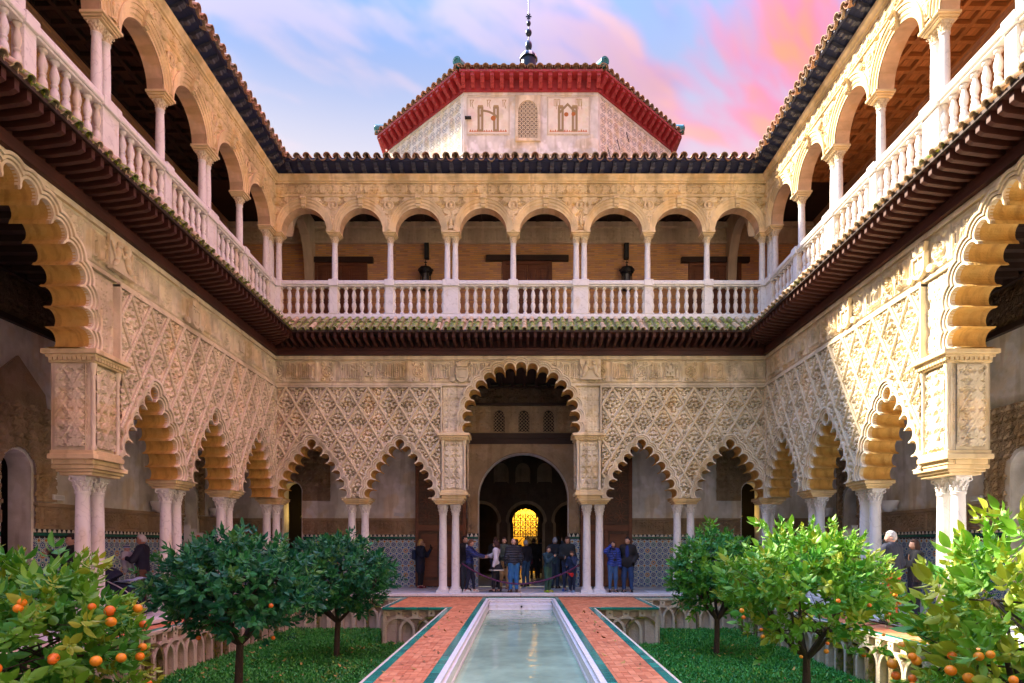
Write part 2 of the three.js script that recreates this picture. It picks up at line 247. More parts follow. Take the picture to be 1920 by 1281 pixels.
// ---------------------------------------------------------------- geometry helpers
function uvBox(g) {                                   // uv in metres from the dominant axis of every triangle
  if (g.index) g = g.toNonIndexed();
  const p = g.attributes.position, uv = new Float32Array(p.count * 2), a = new THREE.Vector3(), b = new THREE.Vector3(), c = new THREE.Vector3();
  for (let i = 0; i < p.count; i += 3) {
    a.fromBufferAttribute(p, i); b.fromBufferAttribute(p, i + 1); c.fromBufferAttribute(p, i + 2);
    const n = b.clone().sub(a).cross(c.clone().sub(a)), X = Math.abs(n.x), Y = Math.abs(n.y), Z = Math.abs(n.z);
    [a, b, c].forEach((v, k) => { const o = (i + k) * 2; if (Z >= X && Z >= Y) { uv[o] = v.x; uv[o + 1] = v.y; } else if (X >= Y) { uv[o] = v.z; uv[o + 1] = v.y; } else { uv[o] = v.x; uv[o + 1] = v.z; } });
  }
  g.setAttribute('uv', new THREE.BufferAttribute(uv, 2));
  return g;
}
function merge(list) {
  return mergeGeometries(list.map((g) => { g = g.index ? g.toNonIndexed() : g; const o = new THREE.BufferGeometry(); for (const k of ['position', 'normal', 'uv']) { if (k === 'uv' && !g.attributes.uv) g.setAttribute('uv', new THREE.BufferAttribute(new Float32Array(g.attributes.position.count * 2), 2)); o.setAttribute(k, g.attributes[k]); } return o; }));
}
const box = (x0, x1, y0, y1, z0, z1) => uvBox(new THREE.BoxGeometry(x1 - x0, y1 - y0, z1 - z0).translate((x0 + x1) / 2, (y0 + y1) / 2, (z0 + z1) / 2));
const rbox = (x0, x1, y0, y1, z0, z1, r = 0.012) => uvBox(new RoundedBoxGeometry(x1 - x0, y1 - y0, z1 - z0, 1, r).translate((x0 + x1) / 2, (y0 + y1) / 2, (z0 + z1) / 2));
const V2 = (x, y) => new THREE.Vector2(x, y);
function extrude(shape, z0, z1) { return uvBox(new THREE.ExtrudeGeometry(shape, { depth: z1 - z0, bevelEnabled: false, curveSegments: 12 }).translate(0, 0, z0)); }
function shapeOf(pts, holes = []) { const s = new THREE.Shape(pts.map(([x, y]) => V2(x, y))); for (const h of holes) s.holes.push(new THREE.Path(h.map(([x, y]) => V2(x, y)))); return s; }
// a moulding: closed profile of [z, y] pairs swept along x
function strip(pts, x0, x1) { return uvBox(new THREE.ExtrudeGeometry(shapeOf(pts), { depth: x1 - x0, bevelEnabled: false }).rotateY(-Math.PI / 2).translate(x1, 0, 0)); }
function lathe(pts, seg = 20) { return new THREE.LatheGeometry(pts.map(([r, y]) => V2(r, y)), seg); }
function inPoly(p, x, y) { let c = false; for (let i = 0, j = p.length - 1; i < p.length; j = i++) { const [xi, yi] = p[i], [xj, yj] = p[j]; if (yi > y !== yj > y && x < ((xj - xi) * (y - yi)) / (yj - yi) + xi) c = !c; } return c; }
// a carved panel: real relief on a fine grid; cells that KEEP refuses are left out
function relief(x0, x1, y0, y1, step, z0, h, keep) {
  const nx = Math.max(1, Math.round((x1 - x0) / step)), ny = Math.max(1, Math.round((y1 - y0) / step)), pos = [], uv = [], idx = [], id = new Int32Array((nx + 1) * (ny + 1)).fill(-1), dx = (x1 - x0) / nx, dy = (y1 - y0) / ny;
  const vert = (i, j) => { const k = j * (nx + 1) + i; if (id[k] < 0) { const x = x0 + i * dx, y = y0 + j * dy; id[k] = pos.length / 3; pos.push(x, y, z0 + h(x, y)); uv.push(x, y); } return id[k]; };
  for (let j = 0; j < ny; j++) for (let i = 0; i < nx; i++) { if (keep && !keep(x0 + (i + 0.5) * dx, y0 + (j + 0.5) * dy)) continue; const a = vert(i, j), b = vert(i + 1, j), c = vert(i + 1, j + 1), d = vert(i, j + 1); idx.push(a, b, c, a, c, d); }
  if (!idx.length) return null;
  const g = new THREE.BufferGeometry(); g.setAttribute('position', new THREE.Float32BufferAttribute(pos, 3)); g.setAttribute('uv', new THREE.Float32BufferAttribute(uv, 2)); g.setIndex(idx); g.computeVertexNormals();
  return g;
}
function tube(pts, r0, r1 = r0, seg = 8, radial = 6) {
  const c = new THREE.CatmullRomCurve3(pts.map((p) => (p.isVector3 ? p : new THREE.Vector3(...p)))), g = new THREE.TubeGeometry(c, seg, 1, radial), p = g.attributes.position, n = g.attributes.normal;
  for (let i = 0; i <= seg; i++) { const r = lerp(r0, r1, i / seg); for (let j = 0; j <= radial; j++) { const k = i * (radial + 1) + j; p.setXYZ(k, p.getX(k) + n.getX(k) * (r - 1), p.getY(k) + n.getY(k) * (r - 1), p.getZ(k) + n.getZ(k) * (r - 1)); } }
  return g;
}
// ---------------------------------------------------------------- arcades
function lobed(cx, y0, curve, n, k = 0.455) {          // a lobed arch: round lobes along CURVE (right half, from springing to apex), pointed tips between them
  const L = [0]; for (let i = 1; i < curve.length; i++) L.push(L[i - 1] + Math.hypot(curve[i][0] - curve[i - 1][0], curve[i][1] - curve[i - 1][1]));
  const total = L[L.length - 1], pitch = total / (n + 0.5), at = (s) => { let i = 1; while (i < L.length - 1 && L[i] < s) i++; const t = (s - L[i - 1]) / (L[i] - L[i - 1]); return [lerp(curve[i - 1][0], curve[i][0], t), lerp(curve[i - 1][1], curve[i][1], t)]; };
  const right = []; for (let i = 0; i < n; i++) right.push(at((i + 0.5) * pitch));
  const apex = [0, curve[curve.length - 1][1]], all = [[right[0][0], -right[0][1]], ...right, apex, ...right.slice().reverse().map(([x, y]) => [-x, y]), [-right[0][0], -right[0][1]]], r0 = pitch * k, mid = [0, apex[1] * 0.25];
  function contour(off, seg = 12) {
    const r = r0 + off, P = [];                          // P[i] = [end of the lobe before, tip, start of the lobe after]
    for (let i = 0; i < all.length - 1; i++) {
      const a = all[i], b = all[i + 1], mx = (a[0] + b[0]) / 2, my = (a[1] + b[1]) / 2, dx = b[0] - a[0], dy = b[1] - a[1], d = Math.hypot(dx, dy); let nx = dy / d, ny = -dx / d; if (nx * (mx - mid[0]) + ny * (my - mid[1]) < 0) { nx = -nx; ny = -ny; }
      if (2 * r > d * 1.001) { const h = Math.sqrt(r * r - d * d / 4), p = [mx + nx * h, my + ny * h]; P.push([p, p, p]); }
      else { const c = 0.26 * r, q = Math.sqrt(r * r - c * c), ux = dx / d, uy = dy / d; P.push([[a[0] + ux * q - nx * c, a[1] + uy * q - ny * c], [mx - nx * 0.62 * r, my - ny * 0.62 * r], [b[0] - ux * q - nx * c, b[1] - uy * q - ny * c]]); }
    }
    const out = [];
    for (let i = 1; i < all.length - 1; i++) { const c = all[i], p = P[i - 1][2], q = P[i][0]; let a = Math.atan2(p[1] - c[1], p[0] - c[0]), b = Math.atan2(q[1] - c[1], q[0] - c[0]); while (b < a) b += 2 * Math.PI; if (i === 1) out.push([cx + P[0][1][0], y0 + Math.max(0, P[0][1][1])]); for (let s = 0; s <= seg; s++) { const t = lerp(a, b, s / seg), x = c[0] + r * Math.cos(t), y = c[1] + r * Math.sin(t), l = out[out.length - 1]; if (l && Math.hypot(l[0] - cx - x, l[1] - y0 - y) < 1e-5) continue; out.push([cx + x, y0 + Math.max(0.0005, y)]); } const tp = P[i][1], l = out[out.length - 1]; if (Math.hypot(l[0] - cx - tp[0], l[1] - y0 - tp[1]) > 1e-5) out.push([cx + tp[0], y0 + Math.max(0, tp[1])]); }
    return out.reverse();                                // left springing to right springing
  }
  return { contour, cx, y0, r: r0 };
}
function smallCurve(half, rise) { const o = []; for (let i = 0; i <= 40; i++) { const t = i / 40; o.push([half * (1 - Math.pow(t, 1.8)), rise * t]); } return o; }
function bigCurve(half, rise) { const st = rise - half, o = [[half, 0]]; for (let i = 0; i <= 40; i++) { const a = i / 40 * Math.PI / 2; o.push([half * Math.cos(a), st + half * Math.sin(a)]); } return o; }
function band(outer, inner, z0, z1) { return extrude(shapeOf([...outer, ...inner.slice().reverse()]), z0, z1); }
function sweepZ(pts, z0, z1) {                          // the soffit under a contour
  const pos = [], uv = []; let s = 0;
  for (let i = 0; i < pts.length - 1; i++) { const [x0, y0] = pts[i], [x1, y1] = pts[i + 1], l = Math.hypot(x1 - x0, y1 - y0); pos.push(x0, y0, z0, x1, y1, z0, x1, y1, z1, x0, y0, z0, x1, y1, z1, x0, y0, z1); uv.push(s, z0, s + l, z0, s + l, z1, s, z0, s + l, z1, s, z1); s += l; }
  const g = new THREE.BufferGeometry(); g.setAttribute('position', new THREE.Float32BufferAttribute(pos, 3)); g.setAttribute('uv', new THREE.Float32BufferAttribute(uv, 2)); g.computeVertexNormals(); return g;
}

// shared pieces -----------------------------------------------------------
const capitalGeo = (() => {                             // leafy bell with corner volutes, 1 unit = final metres, base at y = 0
  const L = [lathe([[0.108, 0], [0.13, 0.012], [0.13, 0.03], [0.11, 0.04], [0.112, 0.12], [0.128, 0.2], [0.165, 0.275], [0.17, 0.29]], 18)];
  const leaf = new THREE.SphereGeometry(1, 6, 5);
  for (let t = 0; t < 2; t++) for (let i = 0; i < 8; i++) { const a = (i + t * 0.5) * Math.PI / 4, y = 0.085 + t * 0.075, r = 0.122 + t * 0.012; L.push(leaf.clone().scale(0.034, 0.055, 0.016).rotateX(0.25).translate(0, y, r).rotateY(a)); L.push(leaf.clone().scale(0.022, 0.016, 0.02).translate(0, y + 0.05, r + 0.022).rotateY(a)); }
  for (let i = 0; i < 4; i++) { const a = (i + 0.5) * Math.PI / 2; L.push(new THREE.TorusGeometry(0.03, 0.013, 5, 10).rotateY(Math.PI / 2).translate(0, 0.25, 0.178).rotateY(a)); L.push(leaf.clone().scale(0.02, 0.03, 0.018).translate(0, 0.25, 0.15).rotateY(i * Math.PI / 2)); }
  L.push(new THREE.BoxGeometry(0.3, 0.03, 0.3).translate(0, 0.3, 0));
  return merge(L);
})();
const shaftGeo = (r0, r1, h) => { const o = []; for (let i = 0; i <= 10; i++) { const t = i / 10; o.push([lerp(r0, r1, t) + 0.006 * Math.sin(t * Math.PI), t * h]); } o.push([r1 + 0.014, h], [r1 + 0.014, h + 0.03], [r1, h + 0.035]); const g = lathe(o, 22); const uv = g.attributes.uv; for (let i = 0; i < uv.count; i++) uv.setXY(i, uv.getX(i) * 0.8, uv.getY(i) * h); return g; };
const lowShaft = shaftGeo(0.128, 0.112, 2.26), upShaft = shaftGeo(0.092, 0.08, 1.06);
const lowBase = merge([box(-0.19, 0.19, 0, 0.07, -0.19, 0.19), lathe([[0, 0.07], [0.185, 0.07], [0.19, 0.09], [0.178, 0.112], [0.15, 0.12], [0.148, 0.135], [0.16, 0.15], [0.155, 0.168], [0.13, 0.18]], 20)]);
const upBase = merge([box(-0.125, 0.125, 0, 0.04, -0.125, 0.125), lathe([[0, 0.04], [0.12, 0.04], [0.122, 0.06], [0.1, 0.075], [0.1, 0.085], [0.09, 0.1]], 18)]);
const upCapital = capitalGeo.clone().scale(0.72, 0.62, 0.72);
const balusterGeo = lathe([[0, 0], [0.062, 0], [0.062, 0.05], [0.045, 0.06], [0.034, 0.09], [0.05, 0.16], [0.068, 0.25], [0.06, 0.33], [0.036, 0.395], [0.052, 0.41], [0.052, 0.44], [0.036, 0.455], [0.058, 0.52], [0.066, 0.6], [0.046, 0.7], [0.03, 0.76], [0.042, 0.79], [0.062, 0.8], [0.062, 0.85], [0, 0.85]].map(([r, y]) => [r * 1.12, y]), 14);
const halfTube = (r, th, len, up) => { const s = new THREE.Shape(); const n = 9; for (let i = 0; i <= n; i++) { const a = i / n * Math.PI; s[i ? 'lineTo' : 'moveTo'](r * Math.cos(a), r * Math.sin(a)); } for (let i = n; i >= 0; i--) { const a = i / n * Math.PI; s.lineTo((r - th) * Math.cos(a), (r - th) * Math.sin(a)); } const g = new THREE.ExtrudeGeometry(s, { depth: len, bevelEnabled: false }); const p = g.attributes.position; for (let i = 0; i < p.count; i++) { const k = lerp(0.86, 1, p.getZ(i) / len); p.setX(i, p.getX(i) * k); p.setY(i, p.getY(i) * k * (up ? 1 : -1)); } g.computeVertexNormals(); return uvBox(g); };
const coverTile = halfTube(0.078, 0.014, 0.56, true), panTile = halfTube(0.085, 0.014, 1.0, false), bigCover = halfTube(0.115, 0.018, 0.6, true), bigPan = halfTube(0.12, 0.018, 0.6, false);
const ribGeo = (() => {                                // one side of a lozenge: a beaded, scaly bar along +y, length 1
  const n = 7, L = [];
  for (let i = 0; i < n; i++) { const g = new THREE.CylinderGeometry(0.044, 0.030, 1 / n * 1.02, 7, 1).translate(0, (i + 0.5) / n, 0); L.push(g); }
  return merge(L).scale(1, 1, 0.9);
})();
const castleGeo = extrude(shapeOf([[-0.13, 0], [0.13, 0], [0.13, 0.2], [0.15, 0.2], [0.15, 0.27], [0.1, 0.27], [0.1, 0.23], [0.07, 0.23], [0.07, 0.2], [0.05, 0.2], [0.05, 0.33], [0.025, 0.33], [0.025, 0.3], [-0.025, 0.3], [-0.025, 0.33], [-0.05, 0.33], [-0.05, 0.2], [-0.07, 0.2], [-0.07, 0.23], [-0.1, 0.23], [-0.1, 0.27], [-0.15, 0.27], [-0.15, 0.2], [-0.13, 0.2]], [[[-0.025, 0.02], [-0.025, 0.1], [0, 0.125], [0.025, 0.1], [0.025, 0.02]], [[-0.1, 0.08], [-0.1, 0.15], [-0.07, 0.15], [-0.07, 0.08]], [[0.07, 0.08], [0.07, 0.15], [0.1, 0.15], [0.1, 0.08]]]), 0, 0.07);
const shieldGeo = (() => { const pts = []; for (let i = 0; i <= 16; i++) { const a = Math.PI + i / 16 * Math.PI; pts.push([0.19 * Math.cos(a), 0.16 + 0.2 * Math.sin(a)]); } pts.push([0.2, 0.42], [0.12, 0.4], [0, 0.43], [-0.12, 0.4], [-0.2, 0.42]); const inner = pts.map(([x, y]) => [x * 0.76, 0.2 + (y - 0.2) * 0.76]);
  const crown = [[-0.15, 0.44], [0.15, 0.44], [0.2, 0.6], [0.12, 0.54], [0.08, 0.63], [0.03, 0.55], [0, 0.65], [-0.03, 0.55], [-0.08, 0.63], [-0.12, 0.54], [-0.2, 0.6]], ring = (s) => extrude(shapeOf(Array.from({ length: 14 }, (_, i) => [s * 0.3 + 0.09 * Math.cos(i * 0.4488), 0.05 + 0.07 * Math.sin(i * 0.4488)])), 0, 0.06);
  return merge([extrude(shapeOf(pts, [inner]), 0, 0.09), extrude(shapeOf(inner), 0, 0.05), extrude(shapeOf(crown), 0, 0.085), box(-0.1, 0.1, 0.1, 0.3, 0.05, 0.075), box(-0.012, 0.012, 0, 0.4, 0.05, 0.082), ring(1), ring(-1)]); })();
const beastGeo = (() => { const b = new THREE.SphereGeometry(1, 8, 7), L = [box(-0.33, 0.33, 0, 0.6, -0.01, 0.045)]; for (const s of [-1, 1]) { L.push(b.clone().scale(0.075, 0.17, 0.06).rotateZ(s * 0.2).translate(s * 0.15, 0.28, 0.07), b.clone().scale(0.06, 0.07, 0.06).translate(s * 0.1, 0.48, 0.08), b.clone().scale(0.05, 0.12, 0.05).rotateZ(s * 0.7).translate(s * 0.2, 0.12, 0.08), b.clone().scale(0.028, 0.11, 0.03).rotateZ(-s * 0.9).translate(s * 0.05, 0.33, 0.09), b.clone().scale(0.024, 0.15, 0.03).rotateZ(-s * 0.4).translate(s * 0.27, 0.35, 0.07)); } L.push(box(-0.34, 0.34, -0.04, 0.02, 0, 0.1)); return merge(L); })();
const roundelGeo = merge([new THREE.TorusGeometry(0.135, 0.022, 6, 22), new THREE.TorusGeometry(0.1, 0.01, 5, 20), new THREE.SphereGeometry(0.055, 8, 7).scale(1, 1.25, 0.6).translate(0.005, 0.01, 0.01), new THREE.SphereGeometry(0.06, 8, 6).scale(1, 0.6, 0.4).translate(0, -0.06, 0.005)]);
const keyGeo = merge([strip([[0, 0.1], [0.1, 0.1], [0.12, 0.2], [0.15, 0.24], [0.15, 0.3], [0, 0.3]], -0.07, 0.07), strip([[0, -0.02], [0.06, -0.02], [0.1, 0.03], [0.085, 0.09], [0.06, 0.1], [0, 0.1]], -0.055, 0.055), new THREE.CylinderGeometry(0.035, 0.035, 0.16, 10).rotateZ(Math.PI / 2).translate(0, 0.26, 0.15), new THREE.CylinderGeometry(0.028, 0.028, 0.13, 10).rotateZ(Math.PI / 2).translate(0, 0.03, 0.09)]);
const dentil = box(-0.03, 0.03, 0, 0.06, 0, 0.05);

function columnPair(W, x, spread, z = -0.3, y = 0) {
  for (const s of spread) { const c = part(W, 'column'); c.position.set(x + s, y, z); mesh(c, 'base', lowBase, mat.marble); mesh(c, 'shaft', lowShaft, mat.marble, [0, 0.18, 0]).rotation.y = rnd() * 6; mesh(c, 'capital', capitalGeo, mat.marble, [0, 2.46, 0]); }
}
function impost(W, xa, xb, z0 = -0.64, z1 = 0.05) { mesh(W, 'impost', merge([rbox(xa + 0.09, xb - 0.09, 2.775, 2.83, z0 + 0.08, z1 - 0.09), rbox(xa + 0.05, xb - 0.05, 2.83, 2.88, z0 + 0.04, z1 - 0.045), rbox(xa, xb, 2.88, 2.955, z0, z1)]), mat.stone); }

function pier(W, x, cx, inward) {                      // the tall carved pier between the small arches and the great one; x body centre, cx column centre
  const P = part(W, 'pier'), w = 0.37, z0 = -0.62, z1 = 0.13;
  mesh(P, 'body', box(x - w, x + w, 3.2, 4.74, z0, z1 - 0.05), mat.stuccoPale);
  mesh(P, 'foot_moulding', merge([rbox(x - w - 0.07, x + w + 0.07, 3.04, 3.13, z0 - 0.03, z1 + 0.05), rbox(x - w - 0.03, x + w + 0.03, 3.13, 3.2, z0 - 0.01, z1 + 0.02), rbox(x - w - 0.0, x + w + 0.0, 2.955, 3.04, z0 + 0.03, z1 - 0.01)]), mat.stone);
  const D = [rbox(x - w - 0.04, x + w + 0.04, 4.74, 4.79, z0 - 0.02, z1 + 0.04), rbox(x - w - 0.08, x + w + 0.08, 4.83, 4.88, z0 - 0.05, z1 + 0.09), rbox(x - w - 0.13, x + w + 0.13, 4.88, 4.965, z0 - 0.1, z1 + 0.14), box(x - w - 0.03, x + w + 0.03, 4.79, 4.83, z0, z1 + 0.03)];
  for (let i = -5; i <= 5; i++) D.push(dentil.clone().translate(x + i * 0.08, 4.775, z1 + 0.03)); for (const s of [-1, 1]) for (let i = 0; i < 9; i++) D.push(dentil.clone().rotateY(s * Math.PI / 2).translate(x + s * (w + 0.03), 4.775, z0 + 0.04 + i * 0.085));
  mesh(P, 'cornice', merge(D), mat.stone);
  const panel = (u, v) => 0.05 * Math.max(hScroll(u / 0.34, v / 0.34), smooth(0.05 - Math.abs(((u * 1.6 + v) / 0.62 % 1 + 1) % 1 - 0.5), 0, 0.03) * 0.95, smooth(0.05 - Math.abs(((-u * 1.6 + v) / 0.62 % 1 + 1) % 1 - 0.5), 0, 0.03) * 0.95);
  mesh(P, 'carved_panel', relief(x - w + 0.1, x + w - 0.1, 3.26, 4.7, 0.014, z1 - 0.045, panel), mat.stuccoPale);
  for (const s of [-1, 1]) {
    const g = relief(z0 + 0.1, z1 - 0.14, 3.26, 4.7, 0.014, 0, panel); g.rotateY(s * Math.PI / 2); if (s > 0) g.rotateX(0).translate(0, 0, z0 + z1 - 0.04); g.translate(x + s * (w + 0.004), 0, 0);
    mesh(P, 'carved_panel', g, mat.stuccoPale);
    const cg = lathe([[0.05, 3.2], [0.055, 3.26], [0.036, 3.3], [0.034, 3.5], [0.05, 3.53], [0.034, 3.56], [0.046, 3.66], [0.04, 3.8], [0.052, 3.83], [0.036, 3.86], [0.032, 4.45], [0.05, 4.5], [0.034, 4.54], [0.062, 4.68], [0.062, 4.74]], 10);
    mesh(P, 'colonnette', cg, mat.stuccoPale, [x + s * (w - 0.03), 0, z1 - 0.02]);
  }
  columnPair(W, cx, [-0.2, 0.2]); impost(W, cx - 0.5, cx + 0.5, -0.66, 0.1);
}

// lower arcade of one wing. x runs along the wall, y up, z out to the courtyard; S gives the places
function lowerArcade(W, S) {
  const t = 0.6, all = [...S.small.map((c) => ({ ...lobed(c[0], 2.955, smallCurve(c[1], 1.70), 6), big: false })), ...S.great.map((c) => ({ ...lobed(c[0], 4.965, bigCurve(c[1], c[1] + 0.40), 8), big: true }))].sort((a, b) => a.cx - b.cx);
  const out = [[S.x0, 2.955]];
  for (const a of all) { if (a.big) out.push([a.cx - 1.74, 2.955], [a.cx - 1.74, 4.9652]); out.push(...a.contour(0)); if (a.big) out.push([a.cx + 1.74, 4.9652], [a.cx + 1.74, 2.955]); }
  out.push([S.x1, 2.955], [S.x1, 8.5], [S.x0, 8.5]);
  const sh = shapeOf(out);
  mesh(W, 'arcade_wall', merge([uvBox(new THREE.ShapeGeometry(sh)), uvBox(new THREE.ShapeGeometry(sh).translate(0, 0, -t)), ...(S.ends ? [box(S.x0, S.x0 + 0.01, 2.955, 8.5, -t, -0.003)] : [])]), mat.stuccoPale);
  const avoid = [];
  for (const a of all) {
    mesh(W, 'arch_soffit', sweepZ(a.contour(0, 14), 0.05, -t), mat.soffit);
    const B = (i, o, z) => band(a.contour(o), a.contour(i), -0.002, z);
    mesh(W, 'archivolt', merge([B(0, 0.04, 0.09), B(0.04, 0.058, 0.055), B(0.058, 0.098, 0.115), B(0.098, 0.113, 0.075), B(0.113, 0.16, 0.145)]), mat.stuccoPale);
    avoid.push(a.contour(0.135));
  }
  const free = (x, y) => !avoid.some((p) => inPoly(p, x, y));
  // lozenge panels
  const pw = 0.676, ph = 1.06;
  for (const [xa, xb] of S.panels) {
    const P = part(W, 'lattice_panel'), ya = 2.97, yb = 6.38, nx = Math.round((xb - xa) / pw), w = (xb - xa) / nx, okRib = (x, y) => x > xa - 0.01 && x < xb + 0.01 && y < yb + 0.01 && y > ya && free(x, y);
    for (let j = -8; j <= 1; j++) for (let i = 0; i <= nx; i++) {
      const odd = ((j % 2) + 2) % 2, cx = xa + (i + (odd ? 0.5 : 0)) * w, cy = yb + j * ph / 2, f = hLoz[(Math.abs(i + j) % 3)];
      const keep = (x, y) => Math.abs(x - cx) / (w / 2) + Math.abs(y - cy) / (ph / 2) < 1 && x > xa && x < xb && y < yb && y > ya && free(x, y);
      const g = relief(cx - w / 2, cx + w / 2, cy - ph / 2, cy + ph / 2, S.fine ?? 0.017, 0.006, (x, y) => { const u = (x - cx) / w, v = (y - cy) / ph, e = 1 - 2 * (Math.abs(u) + Math.abs(v)); return 0.125 * f(u * 1.08 + 0.5, v * 1.08 + 0.5) * smooth(e, 0.01, 0.09) + 0.075 * (1 - smooth(e, 0.0, 0.06)); }, keep);
      if (g) mesh(P, 'lozenge', g, mat.stuccoPale);
      for (const sx of [-1, 1]) {                        // the two upper sides of the lozenge; the lower ones belong to its neighbours
        const A = [cx, cy + ph / 2], E = [cx + sx * w / 2, cy], q = (k) => [lerp(A[0], E[0], k), lerp(A[1], E[1], k)];
        let k0 = 0, k1 = 1; while (k0 < 1 && !okRib(...q(k0))) k0 += 0.08; while (k1 > k0 && !okRib(...q(k1))) k1 -= 0.08; if (k1 - k0 < 0.15) continue;
        const a = q(k0), e = q(k1), L = Math.hypot(a[0] - e[0], a[1] - e[1]), o = mesh(P, 'lattice_rib', ribGeo, mat.stuccoPale, [e[0], e[1], 0.115]); o.scale.set(1, L, 1); o.rotation.z = Math.atan2(-(a[0] - e[0]), a[1] - e[1]);
      }
    }
    mesh(P, 'frame_moulding', merge([box(xa - 0.06, xa - 0.015, 5.0, yb + 0.1, -0.01, 0.14), box(xb + 0.015, xb + 0.06, 5.0, yb + 0.1, -0.01, 0.14), box(xa - 0.06, xb + 0.06, yb + 0.012, yb + 0.055, -0.008, 0.135)]), mat.stuccoPale);
  }
  // carved field round the great arch
  for (const [xa, xb] of S.centre) mesh(W, 'carved_spandrel', relief(xa, xb, 4.98, 6.42, 0.018, 0.006, (x, y) => 0.04 * hScroll2(x / 0.5, y / 0.5) + 0.02 * smooth(0.03 - Math.abs(((x / 0.5) % 1 + 1) % 1 - 0.5), 0, 0.02), free), mat.stuccoPale);
  for (const [xa, xb] of S.sides ?? []) { const g = relief(xa, xb, 2.98, 4.98, 0.018, 0.006, (x, y) => 0.04 * hScroll2(x / 0.5, y / 0.5), free); if (g) mesh(W, 'carved_strip', g, mat.stuccoPale); }
  // string courses and frieze
  const low = []; let xs = S.x0; for (const a of all.filter((q) => q.big)) { const h = a.contour(0.15).filter((p) => p[1] > 6.46), l = Math.min(...h.map((p) => p[0])), r = Math.max(...h.map((p) => p[0])); low.push([xs, l]); xs = r; } low.push([xs, S.x1]);
  const prof = (y, d, z) => [[0, y], [z, y], [z, y + d * 0.5], [z * 0.6, y + d * 0.6], [z * 0.6, y + d], [0, y + d]];
  mesh(W, 'string_course', merge([...low.map(([a, b]) => strip(prof(6.46, 0.09, 0.085), a, b)), strip(prof(7.28, 0.12, 0.07), S.x0, S.x1)]), mat.stuccoPale);
  mesh(W, 'frieze', relief(S.x0, S.x1, 6.56, 7.27, 0.017, 0.006, (x, y) => 0.07 * hKufic(x / 2.84, (y - 6.56) / 0.71), free), mat.stuccoPale);
  for (const [x, kind] of S.arms ?? []) mesh(W, kind, kind === 'castle_relief' ? castleGeo : kind === 'shield_relief' ? shieldGeo : beastGeo, mat.stuccoPale, [x, kind === 'castle_relief' ? 6.75 : kind === 'shield_relief' ? 6.6 : 6.68, 0.055]);
  for (const [x, hw] of S.pairs) { columnPair(W, x, [-0.21, 0.21]); impost(W, x - hw, x + hw); }
  for (const p of S.piers) pier(W, p[0], p[1]);
}

// overhanging timber eave with clay tiles below the upper gallery. lim(x): how far out it may come at x (mitred corners)
function lowerEave(W, S) {
  const E = part(W, 'eave'), out = 0.84, lim = S.lim, n = Math.round((S.x1 - S.x0) / 0.226);
  mesh(E, 'wall_beam', merge([strip([[0.0, 7.405], [0.14, 7.405], [0.14, 7.53], [0.11, 7.55], [0.11, 7.63], [0, 7.63]], S.x0, S.x1), strip([[0.0, 7.635], [0.06, 7.635], [0.06, 7.86], [0, 7.86]], S.x0, S.x1)]), mat.woodRed);
  const pts = S.edge;                                   // polygon [x, z] of the eave in plan
  const b = new THREE.BufferGeometry(), y = (z) => 7.845 + 0.06 * z, P = []; for (let i = 1; i < pts.length - 1; i++) for (const k of [0, i, i + 1]) P.push(pts[k][0], y(pts[k][1]), pts[k][1]); b.setAttribute('position', new THREE.Float32BufferAttribute(P, 3)); b.computeVertexNormals();
  mesh(E, 'soffit_board', uvBox(b), mat.woodRed);
  const raf = strip([[0, 7.64], [0.3, 7.645], [0.62, 7.69], [0.72, 7.7], [0.8, 7.74], [0.8, 7.885], [0, 7.845]], -0.042, 0.042);
  for (let i = 0; i <= n; i++) { const x = lerp(S.x0 + 0.1, S.x1 - 0.1, i / n), l = Math.min(1, (lim(x) - 0.04) / 0.8); if (l < 0.12) continue; const o = mesh(E, 'rafter', raf, mat.woodRed, [x, 0, 0]); o.scale.z = l; }
  const fx = S.fascia; mesh(E, 'fascia', strip([[out - 0.02, 7.88], [out + 0.02, 7.88], [out + 0.02, 7.945], [out - 0.02, 7.945]], fx[0], fx[1]), mat.woodDark);
  const phi = Math.atan2(0.60, 0.88), m = Math.round((S.x1 - S.x0) / 0.238), r = mulberry(S.seed);
  for (let i = 0; i <= m; i++) for (const pan of [0, 1]) {
    const x = lerp(S.x0, S.x1, (i + pan * 0.5) / m), L = Math.min(0.9, lim(x) + 0.06); if (L < 0.1) continue;
    const k = L / 0.9, m3 = mat.tileMoss[r() < (S.mossy ?? 0.6) ? (r() < 0.5 ? 0 : 1) : 2], full = 1.06 * k;
    if (pan) { const o = mesh(E, 'pan_tile', panTile, m3, [x, 8.545 + 0.03, 0.02]); o.rotation.set(phi, 0, rr(-0.03, 0.03, r)); o.scale.z = full; continue; }
    for (let q = 0; q < 2; q++) { const s = q ? full * 0.47 : 0, o = mesh(E, 'cover_tile', coverTile, mat.tileMoss[r() < (S.mossy ?? 0.6) ? (r() < 0.5 ? 0 : 1) : 2], [x + rr(-0.006, 0.006, r), 8.565 + (q ? -0.012 : 0.006) - s * Math.sin(phi), 0.02 + s * Math.cos(phi)]); o.rotation.set(phi + rr(-0.03, 0.03, r), rr(-0.03, 0.03, r), 0); o.scale.z = full * (q ? 0.55 : 0.53) / 0.56; }
  }
  if (S.sprouts) { const q = mulberry(S.seed + 5); for (let i = 0; i < S.sprouts; i++) { const x = lerp(S.x0 + 1, S.x1 - 1, q()), o = mesh(E, 'weed_tuft', tuftGeo, mat.tuft, [x, 7.95 + q() * 0.08, Math.min(0.88, lim(x))]); o.rotation.y = q() * 6; o.scale.setScalar(0.5 + q() * 0.6); } }
}
mat.tuft = M('small weeds', [0.16, 0.26, 0.035], 0.8);
